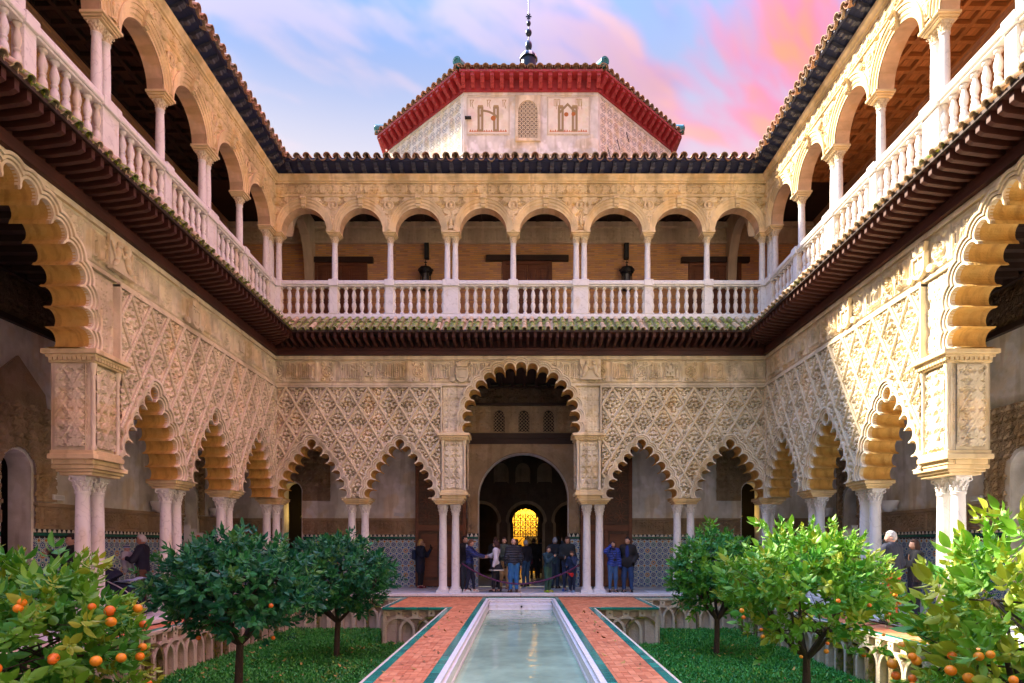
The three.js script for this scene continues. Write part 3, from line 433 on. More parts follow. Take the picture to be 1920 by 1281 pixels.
const tuftGeo = (() => { const r = mulberry(91), L = []; for (let i = 0; i < 14; i++) { const a = r() * 6.3, l = 0.07 + r() * 0.09; L.push(new THREE.ConeGeometry(0.012, l, 4).translate(0, l / 2, 0).rotateX(0.3 + r() * 0.9).rotateY(a)); } return merge(L); })();

function balustrade(W, S) {
  const B = part(W, 'balustrade');
  mesh(B, 'plinth', merge([rbox(S.x0, S.x1, 8.55, 8.66, -0.22, 0.05), rbox(S.x0, S.x1, 8.66, 8.725, -0.19, 0.02)]), mat.marble);
  mesh(B, 'rail', merge([rbox(S.x0, S.x1, 9.58, 9.625, -0.18, 0.015), rbox(S.x0, S.x1, 9.625, 9.76, -0.22, 0.055, 0.03)]), mat.marble);
  S.uppers.forEach(([x, pair], i) => {
    const hw = pair ? 0.235 : 0.125, o = part(B, 'pedestal'); mesh(B, 'pedestal_block', merge([rbox(x - hw, x + hw, 8.725, 9.58, -0.19, 0.025), rbox(x - hw - 0.02, x + hw + 0.02, 9.585, 9.785, -0.235, 0.075)]), mat.marble); B.remove(o);
    const nx = S.uppers[i + 1]; if (!nx) return; const a = x + hw, b = nx[0] - (nx[1] ? 0.235 : 0.125), n = Math.max(4, Math.round((b - a) / 0.262)), d = (b - a) / n;
    for (let k = 0; k <= n; k++) mesh(B, 'baluster', balusterGeo, [mat.marble, mat.marbleB, mat.marbleC][(rnd() * 3) | 0], [a + k * d, 8.727, -0.085]).rotation.y = k;
  });
}

function upperArcade(W, S) {
  const y0 = 11.3, t = 0.34, arches = [];
  for (let i = 0; i < S.uppers.length - 1; i++) { const [x, p] = S.uppers[i], [x2, p2] = S.uppers[i + 1], a = x + (p ? 0.29 : 0.2), b = x2 - (p2 ? 0.29 : 0.2); arches.push([(a + b) / 2, (b - a) / 2, 0.72]); }
  const arc = (c, w, h, n = 24) => Array.from({ length: n + 1 }, (_, i) => { const q = Math.PI * (1 - i / n); return [c + w * Math.cos(q), y0 + h * Math.sin(q)]; });
  const out = [[S.x0, y0]]; for (const [c, w, h] of arches) out.push(...arc(c, w, h)); out.push([S.x1, y0], [S.x1, 13.3], [S.x0, 13.3]);
  const sh = shapeOf(out);
  mesh(W, 'upper_arcade_wall', merge([uvBox(new THREE.ShapeGeometry(sh)), uvBox(new THREE.ShapeGeometry(sh).translate(0, 0, -t))]), mat.stone);
  for (const [c, w, h] of arches) {
    mesh(W, 'upper_soffit', sweepZ(arc(c, w, h), 0.03, -t), mat.soffitUp);
    const B = (i, o, z) => band(arc(c, w + o * 0.66, h + o), arc(c, w + i * 0.66, h + i), -0.002, z);
    mesh(W, 'upper_archivolt', merge([B(0, 0.075, 0.03), B(0.075, 0.09, 0.045), B(0.09, 0.17, 0.055), B(0.17, 0.19, 0.075), B(0.19, 0.265, 0.085), B(0.265, 0.3, 0.11)]), mat.stone);
    mesh(W, 'keystone', keyGeo, mat.stone, [c, y0 + h + 0.0, 0.02]);
  }
  const free = (x, y) => !arches.some(([c, w, h]) => y < y0 || ((x - c) / (w + 0.19)) ** 2 + ((y - y0) / (h + 0.285)) ** 2 < 1);
  mesh(W, 'carved_spandrel', relief(S.x0, S.x1, 11.36, 12.33, 0.022, 0.005, (x, y) => 0.085 * hScroll(x / 0.62, y / 0.62), free), mat.stone);
  S.uppers.slice(1, -1).forEach(([x, p]) => { mesh(W, 'roundel', roundelGeo, mat.stone, [x, 12.08, 0.075]); mesh(W, 'bracket_ornament', tuftKnob, mat.stone, [x, 11.62, 0.075]); });
  const pr = (pts) => strip(pts.map(([z, y]) => [z, y]), S.x0, S.x1);
  mesh(W, 'string_course', pr([[0, 12.34], [0.07, 12.34], [0.1, 12.37], [0.1, 12.4], [0.05, 12.41], [0, 12.41]]), mat.stone);
  mesh(W, 'upper_frieze', relief(S.x0, S.x1, 12.42, 12.77, 0.02, 0.005, (x, y) => 0.08 * hScroll2(x / 0.7, (y - 12.42) / 0.35) + 0.02 * smooth(0.02 - Math.abs(((x / 2.0) % 1 + 1) % 1 - 0.5), 0, 0.01)), mat.stone);
  mesh(W, 'cornice', pr([[0, 12.78], [0.05, 12.78], [0.06, 12.82], [0.1, 12.83], [0.11, 12.88], [0.16, 12.93], [0.17, 13.01], [0, 13.01]]), mat.stone);
  for (const [x, pair] of S.uppers) {
    const hw = pair ? 0.29 : 0.2;
    for (const s of pair ? [-0.125, 0.125] : [0]) { const c = part(W, 'upper_column'); c.position.set(x + s, 9.787, -0.17); mesh(c, 'base', upBase, mat.marble); mesh(c, 'shaft', upShaft, mat.marble, [0, 0.1, 0]).rotation.y = rnd() * 6; mesh(c, 'capital', upCapital, mat.stuccoPale, [0, 1.19, 0]); }
    mesh(W, 'upper_impost', merge([rbox(x - hw + 0.05, x + hw - 0.05, 11.172, 11.21, -0.34, 0.0), rbox(x - hw + 0.02, x + hw - 0.02, 11.21, 11.25, -0.36, 0.03), rbox(x - hw - 0.01, x + hw + 0.01, 11.25, 11.305, -0.38, 0.07)]), mat.stone);
  }
}
const tuftKnob = merge([new THREE.SphereGeometry(0.05, 7, 6).scale(1, 1.4, 0.6), new THREE.ConeGeometry(0.06, 0.16, 6).rotateX(Math.PI).scale(1, 1, 0.6).translate(0, -0.12, 0), new THREE.SphereGeometry(0.03, 6, 5).translate(0, 0.11, 0)]);

function upperEave(W, S) {
  const E = part(W, 'upper_eave'), lim = S.lim, r = mulberry(S.seed + 9);
  const pts = S.edgeUp, P = [], y = (z) => 13.03 + 0.42 * Math.min(z, 0.5); for (let i = 1; i < pts.length - 1; i++) for (const k of [0, i, i + 1]) P.push(pts[k][0], y(pts[k][1]), pts[k][1]); const b = new THREE.BufferGeometry(); b.setAttribute('position', new THREE.Float32BufferAttribute(P, 3)); b.computeVertexNormals();
  mesh(E, 'soffit_board', uvBox(b), mat.woodBlue);
  mesh(E, 'fascia', strip([[0.47, 13.2], [0.53, 13.2], [0.53, 13.275], [0.47, 13.275]], S.fasciaUp[0], S.fasciaUp[1]), mat.woodBlue);
  mesh(E, 'wall_plate', strip([[0, 13.015], [0.06, 13.015], [0.06, 13.05], [0, 13.06]], S.x0, S.x1), mat.woodBlue);
  const cor = strip([[0.02, 12.985], [0.1, 12.98], [0.15, 13.0], [0.17, 13.04], [0.22, 13.06], [0.27, 13.045], [0.33, 13.06], [0.36, 13.1], [0.41, 13.11], [0.45, 13.14], [0.45, 13.225], [0.02, 13.1]], -0.055, 0.055), cyl = new THREE.CylinderGeometry(0.04, 0.04, 0.13, 9).rotateZ(Math.PI / 2), corbel = merge([cor, cyl.clone().translate(0, 13.025, 0.13), cyl.clone().scale(1, 0.9, 0.9).translate(0, 13.085, 0.315)]);
  const n = Math.round((S.x1 - S.x0) / 0.389);
  for (let i = 0; i <= n; i++) { const x = lerp(S.x0 + 0.15, S.x1 - 0.15, i / n), l = Math.min(1, lim(x) / 0.48); if (l < 0.3) continue; mesh(E, 'corbel', corbel, mat.corbelBlue, [x, 0, 0]).scale.z = l; }
  const m = Math.round((S.x1 - S.x0) / 0.3);
  for (let i = 0; i <= m; i++) for (const pan of [0, 1]) { const x = lerp(S.x0, S.x1, (i + pan * 0.5) / m), e = Math.min(0.62, lim(x) + 0.1); if (e < -0.4) continue; const o = mesh(E, pan ? 'pan_tile' : 'cover_tile', pan ? bigPan : bigCover, mat.tile[(r() * 3) | 0], [x, 13.42 + (pan ? 0.02 : 0.0) + rr(-0.012, 0.012, r), e - 0.58]); o.rotation.set(0.24 + rr(-0.03, 0.03, r), rr(-0.04, 0.04, r), 0); }
  const R = S.roof, q = new THREE.BufferGeometry(); q.setAttribute('position', new THREE.Float32BufferAttribute([R[0], 13.3, 0.5, R[1], 13.3, 0.5, R[3], 14.9, -3.6, R[0], 13.3, 0.5, R[3], 14.9, -3.6, R[2], 14.9, -3.6], 3)); q.computeVertexNormals(); mesh(E, 'roof_slope', uvBox(q), mat.tile[0]);
}
// ---------------------------------------------------------------- the palace wings
const HW = 7.68, BACK = 20;
function galleryInterior(W, S) {                       // walls, ceilings and floors behind the two arcades
  const zg = -2.8, g = S.gx;
  // lower gallery wall with its doorways
  const out = [[g[0], 0]]; for (const d of S.doors) { const n = 20; out.push([d[0] - d[1], 0], [d[0] - d[1], d[2]]); for (let i = 0; i <= n; i++) { const a = Math.PI * (1 - i / n); out.push([d[0] + d[1] * Math.cos(a), d[2] + d[1] * (d[3] ?? 1) * Math.sin(a)]); } out.push([d[0] + d[1], d[2]], [d[0] + d[1], 0]); } out.push([g[1], 0], [g[1], 8.3], [g[0], 8.3]);
  mesh(W, 'gallery_wall', extrude(shapeOf(out), zg - 0.5, zg), mat.plaster);
  // dado strips between the doorways
  const edges = [g[0]]; for (const d of S.doors) edges.push(d[0] - d[1] - (d[4] ?? 0.06), d[0] + d[1] + (d[4] ?? 0.06)); edges.push(g[1]);
  for (let i = 0; i < edges.length; i += 2) { const a = edges[i], b = edges[i + 1]; if (b - a < 0.1) continue;
    mesh(W, 'mosaic_dado', box(a, b, 0.0, 1.66, zg + 0.002, zg + 0.04), mat.zellige); mesh(W, 'glazed_border', box(a, b, 1.66, 1.86, zg + 0.002, zg + 0.05), mat.saw);
    mesh(W, 'plaster_frieze', relief(a, b, 1.86, 2.36, 0.02, zg + 0.03, (x, y) => 0.06 * hKufic(x / 2.0, (y - 1.86) / 0.5)), mat.brownCarved); mesh(W, 'frieze_moulding', box(a, b, 2.36, 2.44, zg + 0.002, zg + 0.1), mat.brownCarved); }
  for (const [a, b] of S.gap ? [[g[0], S.gap[0]], [S.gap[1], g[1]]] : [g]) { mesh(W, 'timber_frieze', relief(a, b, 6.2, 7.05, 0.03, zg + 0.04, (x, y) => 0.07 * hScroll2(x / 0.85, (y - 6.2) / 0.85)), mat.darkCarved); mesh(W, 'frieze_beam', box(a, b, 6.08, 6.2, zg + 0.003, zg + 0.12), mat.woodDark); } mesh(W, 'frieze_beam', box(g[0], g[1], 7.05, 7.14, zg + 0.003, zg + 0.14), mat.woodDark);
  mesh(W, 'gallery_ceiling', box(g[0], g[1], 7.2, 7.3, zg, -0.6), mat.woodDark);
  for (let x = g[0] + 0.2; x < g[1]; x += 0.42) mesh(W, 'ceiling_beam', box(x - 0.06, x + 0.06, 7.08, 7.2, zg + 0.14, -0.6), mat.woodDark);
  // carved plaster surrounds of the small doors
  for (const q of S.surrounds ?? []) { const d = S.doors[q.door], inside = (x, y) => Math.abs(x - d[0]) < d[1] + 0.05 && (y < d[2] || ((x - d[0]) / (d[1] + 0.05)) ** 2 + ((y - d[2]) / (d[1] * (d[3] ?? 1) + 0.05)) ** 2 < 1);
    mesh(W, 'carved_surround', relief(q.x0, q.x1, q.y0 ?? 2.46, q.y1, 0.022, zg + 0.02, (x, y) => 0.06 * hScroll(x / 0.4, y / 0.4) + 0.03 * smooth(Math.min(x - q.x0, q.x1 - x, q.y1 - y), 0.1, 0.08), (x, y) => !inside(x, y)), mat.brownCarved);
    if (q.gable) mesh(W, 'carved_gable', extrude(shapeOf([[d[0] - 0.8, q.y1], [d[0] + 0.8, q.y1], [d[0] + 0.75, q.y1 + 0.3], [d[0], q.y1 + 0.95], [d[0] - 0.75, q.y1 + 0.3]]), zg + 0.002, zg + 0.05), mat.brownCarved); }
  // upper gallery
  const zu = -2.6; mesh(W, 'upper_floor', box(g[0], g[1], 8.42, 8.52, zu - 0.2, -0.002), mat.mortar); mesh(W, 'upper_wall', box(g[0], g[1], 8.52, 13.1, zu - 0.3, zu), S.brickWall ?? mat.brick);
  if (S.gap) mesh(W, 'plaster_cornice', merge([relief(g[0], g[1], 12.2, 12.66, 0.03, zu + 0.03, (x, y) => 0.05 * hScroll2(x / 0.9, (y - 12.2) / 0.46)), box(g[0], g[1], 12.12, 12.2, zu + 0.002, zu + 0.12), box(g[0], g[1], 12.66, 12.82, zu + 0.002, zu + 0.2)]), mat.oldWall);
}
function coffers(W, xa, xb, z0, z1, m, y = 12.86) {
  const C = part(W, 'coffered_ceiling'); mesh(C, 'ceiling_boards', box(xa, xb, y + 0.12, y + 0.18, z0, z1), m);
  const p = 0.46, nx = Math.round((xb - xa) / p), nz = Math.round((z1 - z0) / p), gx = box(xa, xb, y, y + 0.12, -0.05, 0.05), gz = box(-0.05, 0.05, y + 0.003, y + 0.117, z0, z1), pan = merge([box(-0.15, 0.15, y + 0.085, y + 0.12, -0.15, 0.15), box(-0.1, 0.1, y + 0.06, y + 0.085, -0.1, 0.1)]);
  for (let i = 0; i <= nz; i++) mesh(C, 'ceiling_beam', gx, m, [0, 0, lerp(z0, z1, i / nz)]);
  for (let i = 0; i <= nx; i++) mesh(C, 'cross_beam', gz, m, [lerp(xa, xb, i / nx), 0, 0]);
  let left = 290; for (let i = 0; i < nx && left; i++) for (let j = 0; j < nz && left; j++, left--) mesh(C, 'ceiling_panel', pan, m, [lerp(xa, xb, (i + 0.5) / nx), 0, lerp(z0, z1, (j + 0.5) / nz)]);
}
function timberDoor(W, x, y, z, w, h, lintel, m = mat.woodDoor) {
  const D = part(W, 'door'); D.position.set(x, y, z);
  mesh(D, 'door_frame', merge([box(-w / 2 - 0.12, -w / 2, 0, h + 0.1, 0, 0.09), box(w / 2, w / 2 + 0.12, 0, h + 0.1, 0, 0.09), box(-w / 2, w / 2, h, h + 0.1, 0, 0.09)]), m);
  for (const s of [-1, 1]) { const l = part(D, 'door_leaf'); D.remove(l); mesh(D, 'door_leaf', box(s > 0 ? 0.006 : -w / 2, s > 0 ? w / 2 : -0.006, 0, h, 0.0, 0.04), m); for (let j = 0; j < 4; j++) for (let i = 0; i < 2; i++) { const cx = s * w * (0.135 + 0.23 * i), cy = h * (0.13 + 0.245 * j); mesh(D, 'door_panel', merge([rbox(cx - w * 0.095, cx + w * 0.095, cy - h * 0.1, cy + h * 0.1, 0.035, 0.055), rbox(cx - w * 0.06, cx + w * 0.06, cy - h * 0.07, cy + h * 0.07, 0.05, 0.075)]), m); } }
  if (lintel) mesh(D, 'lintel', rbox(-lintel / 2, lintel / 2, h + 0.103, h + 0.29, 0, 0.16), mat.woodDark);
}

// ---- far wing, facing the camera
const farWing = thing('palace_wing', 'ornate far wing of two storeys with the tall central lobed arch and doorway behind people', 'building', [0, 0, -BACK]);
{
  const ups = [[-7.74, 1], [-5.85, 0], [-4.1, 0], [-2.18, 1], [-0.23, 0], [1.88, 1], [4.0, 0], [5.87, 0], [7.74, 1]];
  const lim = (x) => HW - Math.abs(x);
  const S = { x0: -8.28, x1: 8.28, seed: 11, fine: 0.015, mossy: 0.7, sprouts: 26,
    small: [[-6.51, 0.98], [-3.76, 0.98], [3.77, 0.98], [6.53, 0.98]], great: [[0.02, 1.68]],
    panels: [[-7.62, -2.5], [2.54, 7.62]], centre: [[-2.42, 0.02], [0.02, 2.46]], sides: [[-2.46, -1.74], [1.78, 2.5]],
    arms: [[-4.73, 'castle_relief'], [-1.82, 'shield_relief'], [2.17, 'beast_relief'], [4.65, 'castle_relief']],
    pairs: [[-5.14, 0.44], [5.18, 0.44]], piers: [[-2.08, -2.26], [2.12, 2.3]], uppers: ups,
    lim, edge: [[-HW, 0], [HW, 0], [HW - 0.84, 0.84], [-HW + 0.84, 0.84]], fascia: [-HW + 0.86, HW - 0.86],
    edgeUp: [[-HW, 0], [HW, 0], [HW - 0.5, 0.5], [-HW + 0.5, 0.5]], fasciaUp: [-HW + 0.5, HW - 0.5], roof: [-HW + 0.5, HW - 0.5, -11.6, 11.6],
    gap: [-2.2, 2.4], gx: [-10.98, 10.98], doors: [[-8.12, 0.32, 3.4], [0.1, 1.6, 3.15, 1, 0.36], [8.2, 0.32, 3.4]], surrounds: [{ door: 0, x0: -9.4, x1: -6.76, y0: 3.06, y1: 5.05 }, { door: 2, x0: 6.95, x1: 9.4, y0: 3.06, y1: 5.05 }] };
  lowerArcade(farWing, S); lowerEave(farWing, { ...S, x0: -HW, x1: HW }); balustrade(farWing, { ...S, x0: -7.95, x1: 7.95 }); upperArcade(farWing, { ...S, x0: -8.02, x1: 8.02 }); upperEave(farWing, { ...S, x0: -HW, x1: HW }); galleryInterior(farWing, S);
  for (const x of [-7.86, 7.86]) { columnPair(farWing, x, [-0.14], -0.16); columnPair(farWing, x, [0.1], -0.34); impost(farWing, x - 0.42, x + 0.42, -0.66, 0.06); }
  mesh(farWing, 'upper_ceiling', merge([box(-10.5, 10.5, 12.9, 12.98, -2.6, -0.34), box(-10.5, -8.03, 12.9, 12.98, -0.34, 0.04), box(8.03, 10.5, 12.9, 12.98, -0.34, 0.04)]), mat.woodDark); mesh(farWing, 'corner_ceiling', merge([box(-10.5, -8.29, 7.2, 7.3, -0.6, 0.05), box(8.29, 10.5, 7.2, 7.3, -0.6, 0.05)]), mat.woodDark);
  for (let x = -7.4; x < 7.5; x += 0.5) mesh(farWing, 'ceiling_beam', box(x - 0.06, x + 0.06, 12.8, 12.9, -2.38, -0.36), mat.woodDark);
  timberDoor(farWing, -6.33, 8.52, -2.59, 1.62, 2.8, 2.3); timberDoor(farWing, 0.24, 8.52, -2.59, 1.5, 2.86, 2.9); timberDoor(farWing, 6.85, 8.52, -2.59, 1.6, 2.8, 2.4);
  // diaphragm arches across the ends of the upper gallery
  for (const x of [-7.55, 7.25]) { const pts = [[-2.6, 11.0]]; for (let i = 0; i <= 16; i++) { const a = Math.PI * (1 - i / 16); const q = [-1.36 + 0.98 * Math.cos(a), 11.0 + 1.35 * Math.sin(a)]; if (q[0] < -0.9 || q[1] > 11.33) pts.push(q); } pts.push([-0.36, 11.32], [-0.36, 12.9], [-2.6, 12.9]); pts[0] = [-2.6, 10.4]; pts.splice(1, 0, [-2.38, 10.75]); const g = extrude(shapeOf(pts), 0, 0.3); g.rotateY(-Math.PI / 2).translate(x + 0.3, 0, 0); mesh(farWing, 'diaphragm_arch', uvBox(g), mat.oldWall); }
  // portal: carved frame, three lattice windows above, timber leaves folded back
  const zg = -2.8, P = part(farWing, 'portal'), arc = (r, n = 28) => Array.from({ length: n + 1 }, (_, i) => { const a = Math.PI * (1 - i / n); return [0.1 + r * Math.cos(a), 3.15 + r * Math.sin(a)]; });
  const frame = [[-1.88, 1.9], [-1.62, 1.9], ...arc(1.62).slice(0), [1.82, 1.9], [2.08, 1.9], [2.08, 5.06], [-1.88, 5.06]]; frame[1] = [-1.52, 1.9]; frame[frame.length - 4] = [1.72, 1.9];
  mesh(P, 'carved_frame', extrude(shapeOf(frame), zg + 0.002, zg + 0.16), mat.brownCarved);
  mesh(P, 'archivolt', merge([band(arc(1.72), arc(1.62), zg + 0.16, zg + 0.2), band(arc(1.98), arc(1.92), zg + 0.16, zg + 0.19)]), mat.brownCarved);
  mesh(P, 'carved_relief', relief(-1.84, 2.04, 1.95, 5.02, 0.018, zg + 0.162, (x, y) => 0.045 * hScroll2((x - 0.1) / 0.42, y / 0.42), (x, y) => y < 3.15 ? Math.abs(x - 0.1) > 1.74 : Math.hypot(x - 0.1, y - 3.15) > 2.0), mat.brownCarved);
  mesh(P, 'voussoir_relief', relief(-1.86, 2.06, 3.15, 5.06, 0.018, zg + 0.162, (x, y) => 0.03 * hScroll(Math.atan2(y - 3.15, x - 0.1) * 4, Math.hypot(x - 0.1, y - 3.15) * 4), (x, y) => { const q = Math.hypot(x - 0.1, y - 3.15); return q > 1.73 && q < 1.91; }), mat.brownCarved);
  for (const [a, b] of [[-2.15, -1.03], [-0.49, -0.15], [0.39, 0.73], [1.27, 2.35]]) mesh(P, 'field_relief', relief(a, b, 5.48, 6.4, 0.018, zg + 0.142, (x, y) => 0.04 * hScroll((x - 0.12) / 0.4, y / 0.4)), mat.brownCarved);
  for (const [a, b] of [[-1.88, -1.5], [1.7, 2.08]]) { mesh(P, 'mosaic_jamb', box(a, b, 0, 1.7, zg + 0.002, zg + 0.17), mat.zellige); mesh(P, 'glazed_border', box(a, b, 1.7, 1.9, zg + 0.002, zg + 0.18), mat.saw); }
  mesh(P, 'timber_band', merge([rbox(-2.2, 2.4, 5.06, 5.24, zg + 0.003, zg + 0.2), rbox(-2.2, 2.4, 5.24, 5.44, zg + 0.003, zg + 0.24)]), mat.woodDark); mesh(P, 'timber_band', rbox(-2.2, 2.4, 6.42, 6.52, zg + 0.003, zg + 0.2), mat.woodDark); mesh(P, 'scroll_frieze', relief(-2.2, 2.4, 6.52, 7.05, 0.022, zg + 0.05, (x, y) => 0.07 * hScroll((x + 0.1) / 0.95, (y - 6.52) / 0.53)), mat.darkCarved);
  const wins = [-0.76, 0.12, 1.0], zone = [[-2.2, 5.44], [2.4, 5.44], [2.4, 6.42], [-2.2, 6.42]];
  const hole = (c) => [[c - 0.19, 5.5], [c - 0.19, 6.05], ...Array.from({ length: 9 }, (_, i) => [c + 0.19 * Math.cos(Math.PI * (1 - i / 8)), 6.05 + 0.22 * Math.sin(Math.PI * (1 - i / 8))]).slice(1, -1), [c + 0.19, 6.05], [c + 0.19, 5.5]];
  mesh(P, 'carved_field', extrude(shapeOf(zone, wins.map(hole)), zg + 0.05, zg + 0.14), mat.brownCarved);
  for (const c of wins) { const L = [box(c - 0.24, c + 0.24, 5.46, 6.4, zg + 0.01, zg + 0.03)]; mesh(P, 'window_recess', L[0], mat.dark); const bars = []; for (let k = -5; k <= 5; k++) for (const s of [-1, 1]) { const o = box(-0.009, 0.009, -0.75, 0.75, 0, 0.02).rotateZ(s * 0.785).translate(c + k * 0.125, 5.88, zg + (s > 0 ? 0.06 : 0.065)); bars.push(o); } mesh(P, 'window_lattice', merge(bars.map((g) => clipBox(g, c - 0.19, c + 0.19, 5.5, 6.22))), mat.brownCarved); mesh(P, 'window_frame', merge([box(c - 0.26, c - 0.2, 5.46, 6.34, zg + 0.14, zg + 0.19), box(c + 0.2, c + 0.26, 5.46, 6.34, zg + 0.14, zg + 0.19), box(c - 0.26, c + 0.26, 6.34, 6.39, zg + 0.14, zg + 0.19)]), mat.brownCarved); }
  for (const [a, b, s] of [[-3.72, -1.92, -1], [2.12, 3.95, 1]]) {
    const D = part(farWing, 'portal_door_leaf'), w = b - a; mesh(D, 'leaf_board', box(a, b, 0.03, 5.1, zg + 0.06, zg + 0.15), mat.starDoor);
    const m = (x0, x1, y0, y1) => mesh(D, 'leaf_rail', rbox(x0, x1, y0, y1, zg + 0.15, zg + 0.19), mat.woodDoor);
    m(a, a + 0.12, 0.03, 5.1); m(b - 0.12, b, 0.03, 5.1); m(a + 0.12, b - 0.12, 1.98, 2.2); m(a + 0.12, b - 0.12, 0.03, 0.25); m(a + 0.12, b - 0.12, 4.95, 5.1); m(a + w * 0.46, a + w * 0.54, 0.25, 1.98);
    mesh(D, 'inner_door_panel', rbox(a + 0.2, a + w * 0.43, 0.35, 1.88, zg + 0.15, zg + 0.175), mat.woodDoor); mesh(D, 'inner_door_panel', rbox(a + w * 0.57, b - 0.2, 0.35, 1.88, zg + 0.15, zg + 0.175), mat.woodDoor);
    for (let j = 0; j < 5; j++) for (let i = 0; i < 3; i++) { const cx = a + w * (0.22 + 0.28 * i), cy = 2.5 + j * 0.55, L = []; for (let k = 0; k < 4; k++) L.push(box(-0.012, 0.012, -0.24, 0.24, 0, 0.025).rotateZ(k * Math.PI / 4 + 0.2).translate(cx, cy, zg + 0.15 + k * 0.003)); L.push(new THREE.CylinderGeometry(0.05, 0.06, 0.03, 8).rotateX(Math.PI / 2).translate(cx, cy, zg + 0.18)); mesh(D, 'star_strapwork', merge(L), mat.woodDoor); }
  }
  // the dim hall beyond the portal and the lit room at its end
  const H = part(farWing, 'hall'), hz = -13.2;
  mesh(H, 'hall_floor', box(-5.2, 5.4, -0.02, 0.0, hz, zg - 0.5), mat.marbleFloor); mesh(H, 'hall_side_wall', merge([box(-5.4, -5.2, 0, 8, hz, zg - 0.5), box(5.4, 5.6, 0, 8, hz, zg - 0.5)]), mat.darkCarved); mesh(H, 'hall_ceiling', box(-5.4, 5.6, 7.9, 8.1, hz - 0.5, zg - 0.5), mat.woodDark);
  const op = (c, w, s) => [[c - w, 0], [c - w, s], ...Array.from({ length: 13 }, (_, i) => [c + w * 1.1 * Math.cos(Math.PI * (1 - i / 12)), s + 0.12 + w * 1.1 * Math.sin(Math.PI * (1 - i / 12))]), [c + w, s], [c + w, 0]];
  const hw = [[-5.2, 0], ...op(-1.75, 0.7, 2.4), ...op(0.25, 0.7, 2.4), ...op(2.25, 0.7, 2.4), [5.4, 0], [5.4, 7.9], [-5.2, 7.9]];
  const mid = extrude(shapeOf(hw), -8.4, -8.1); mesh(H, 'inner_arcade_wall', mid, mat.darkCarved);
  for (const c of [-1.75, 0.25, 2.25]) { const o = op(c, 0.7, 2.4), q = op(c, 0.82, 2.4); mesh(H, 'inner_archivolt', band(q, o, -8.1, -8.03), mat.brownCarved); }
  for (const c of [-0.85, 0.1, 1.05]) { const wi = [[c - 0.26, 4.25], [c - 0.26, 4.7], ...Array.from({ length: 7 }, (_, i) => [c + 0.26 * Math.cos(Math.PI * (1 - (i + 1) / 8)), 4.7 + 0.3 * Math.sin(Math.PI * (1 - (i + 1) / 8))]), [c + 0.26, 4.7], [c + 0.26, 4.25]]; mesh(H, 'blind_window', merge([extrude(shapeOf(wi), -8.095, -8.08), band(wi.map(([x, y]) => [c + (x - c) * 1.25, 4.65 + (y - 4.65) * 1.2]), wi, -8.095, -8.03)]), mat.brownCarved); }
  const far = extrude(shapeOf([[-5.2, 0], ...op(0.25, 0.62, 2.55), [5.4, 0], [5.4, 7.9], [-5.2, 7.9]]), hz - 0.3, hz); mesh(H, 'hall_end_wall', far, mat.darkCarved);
  const yel = M('yellow plaster', [0.80, 0.55, 0.08], 0.9, { map: T.mottle });
  const rz = hz - 0.3; mesh(H, 'lit_room_wall', merge([box(-2.4, 2.9, 0, 4.2, rz - 2.3, rz - 2.2), box(-2.5, -2.4, 0, 4.2, rz - 2.3, rz), box(2.9, 3.0, 0, 4.2, rz - 2.3, rz), box(-2.5, 3, 4.2, 4.3, rz - 2.3, rz), box(-2.5, 3, -0.05, 0, rz - 2.3, rz)]), yel);
  mesh(H, 'lit_room_doorway', box(0.3, 0.95, 0, 1.95, rz - 2.2, rz - 2.15), mat.dark);
  const bulb = mesh(H, 'ceiling_lamp', new THREE.SphereGeometry(0.12, 14, 10), M('lamp glass', [0.9, 0.8, 0.5], 0.4, { emissive: new THREE.Color(1, 0.75, 0.3), emissiveIntensity: 0.6 }), [0.25, 3.95, rz - 1.0]);
  const pl = new THREE.PointLight(new THREE.Color().setRGB(1, 0.72, 0.3), 2.8); pl.name = 'room_lamp_light'; pl.position.set(0.25, 3.72, rz - 1.0); pl.shadow.radius = 5; pl.castShadow = true; H.add(pl);
  // wrought iron screen in that doorway
  const I = part(farWing, 'iron_screen'), bar = (pts, r = 0.02) => tube(pts, r, r, 10, 5), L = []; for (const x of [-0.3, 0.0, 0.25, 0.5, 0.8]) L.push(bar([[x, 1.9, 0], [x, 3.1, 0]])); for (const y of [1.9, 2.35, 2.75]) L.push(bar([[-0.4, y, 0], [0.9, y, 0]]));
  for (let j = 0; j < 4; j++) for (let i = 0; i < 5; i++) L.push(new THREE.TorusGeometry(0.045, 0.016, 4, 10).translate(-0.12 + i * 0.245, 1.98 + j * 0.34, 0), new THREE.TorusGeometry(0.1, 0.02, 5, 14).translate(-0.24 + i * 0.245, 2.12 + j * 0.4, 0)); for (const s of [-1, 1]) L.push(bar([[0.25, 1.9, 0], [0.25 + s * 0.28, 1.7, 0], [0.25 + s * 0.5, 1.2, 0], [0.25 + s * 0.55, 0.1, 0]]), bar([[0.25, 1.9, 0], [0.25 + s * 0.05, 1.2, 0], [0.25 + s * 0.05, 0.1, 0]]));
  mesh(I, 'iron_scrollwork', merge(L), mat.iron, [0, 0, hz + 0.06]);
}
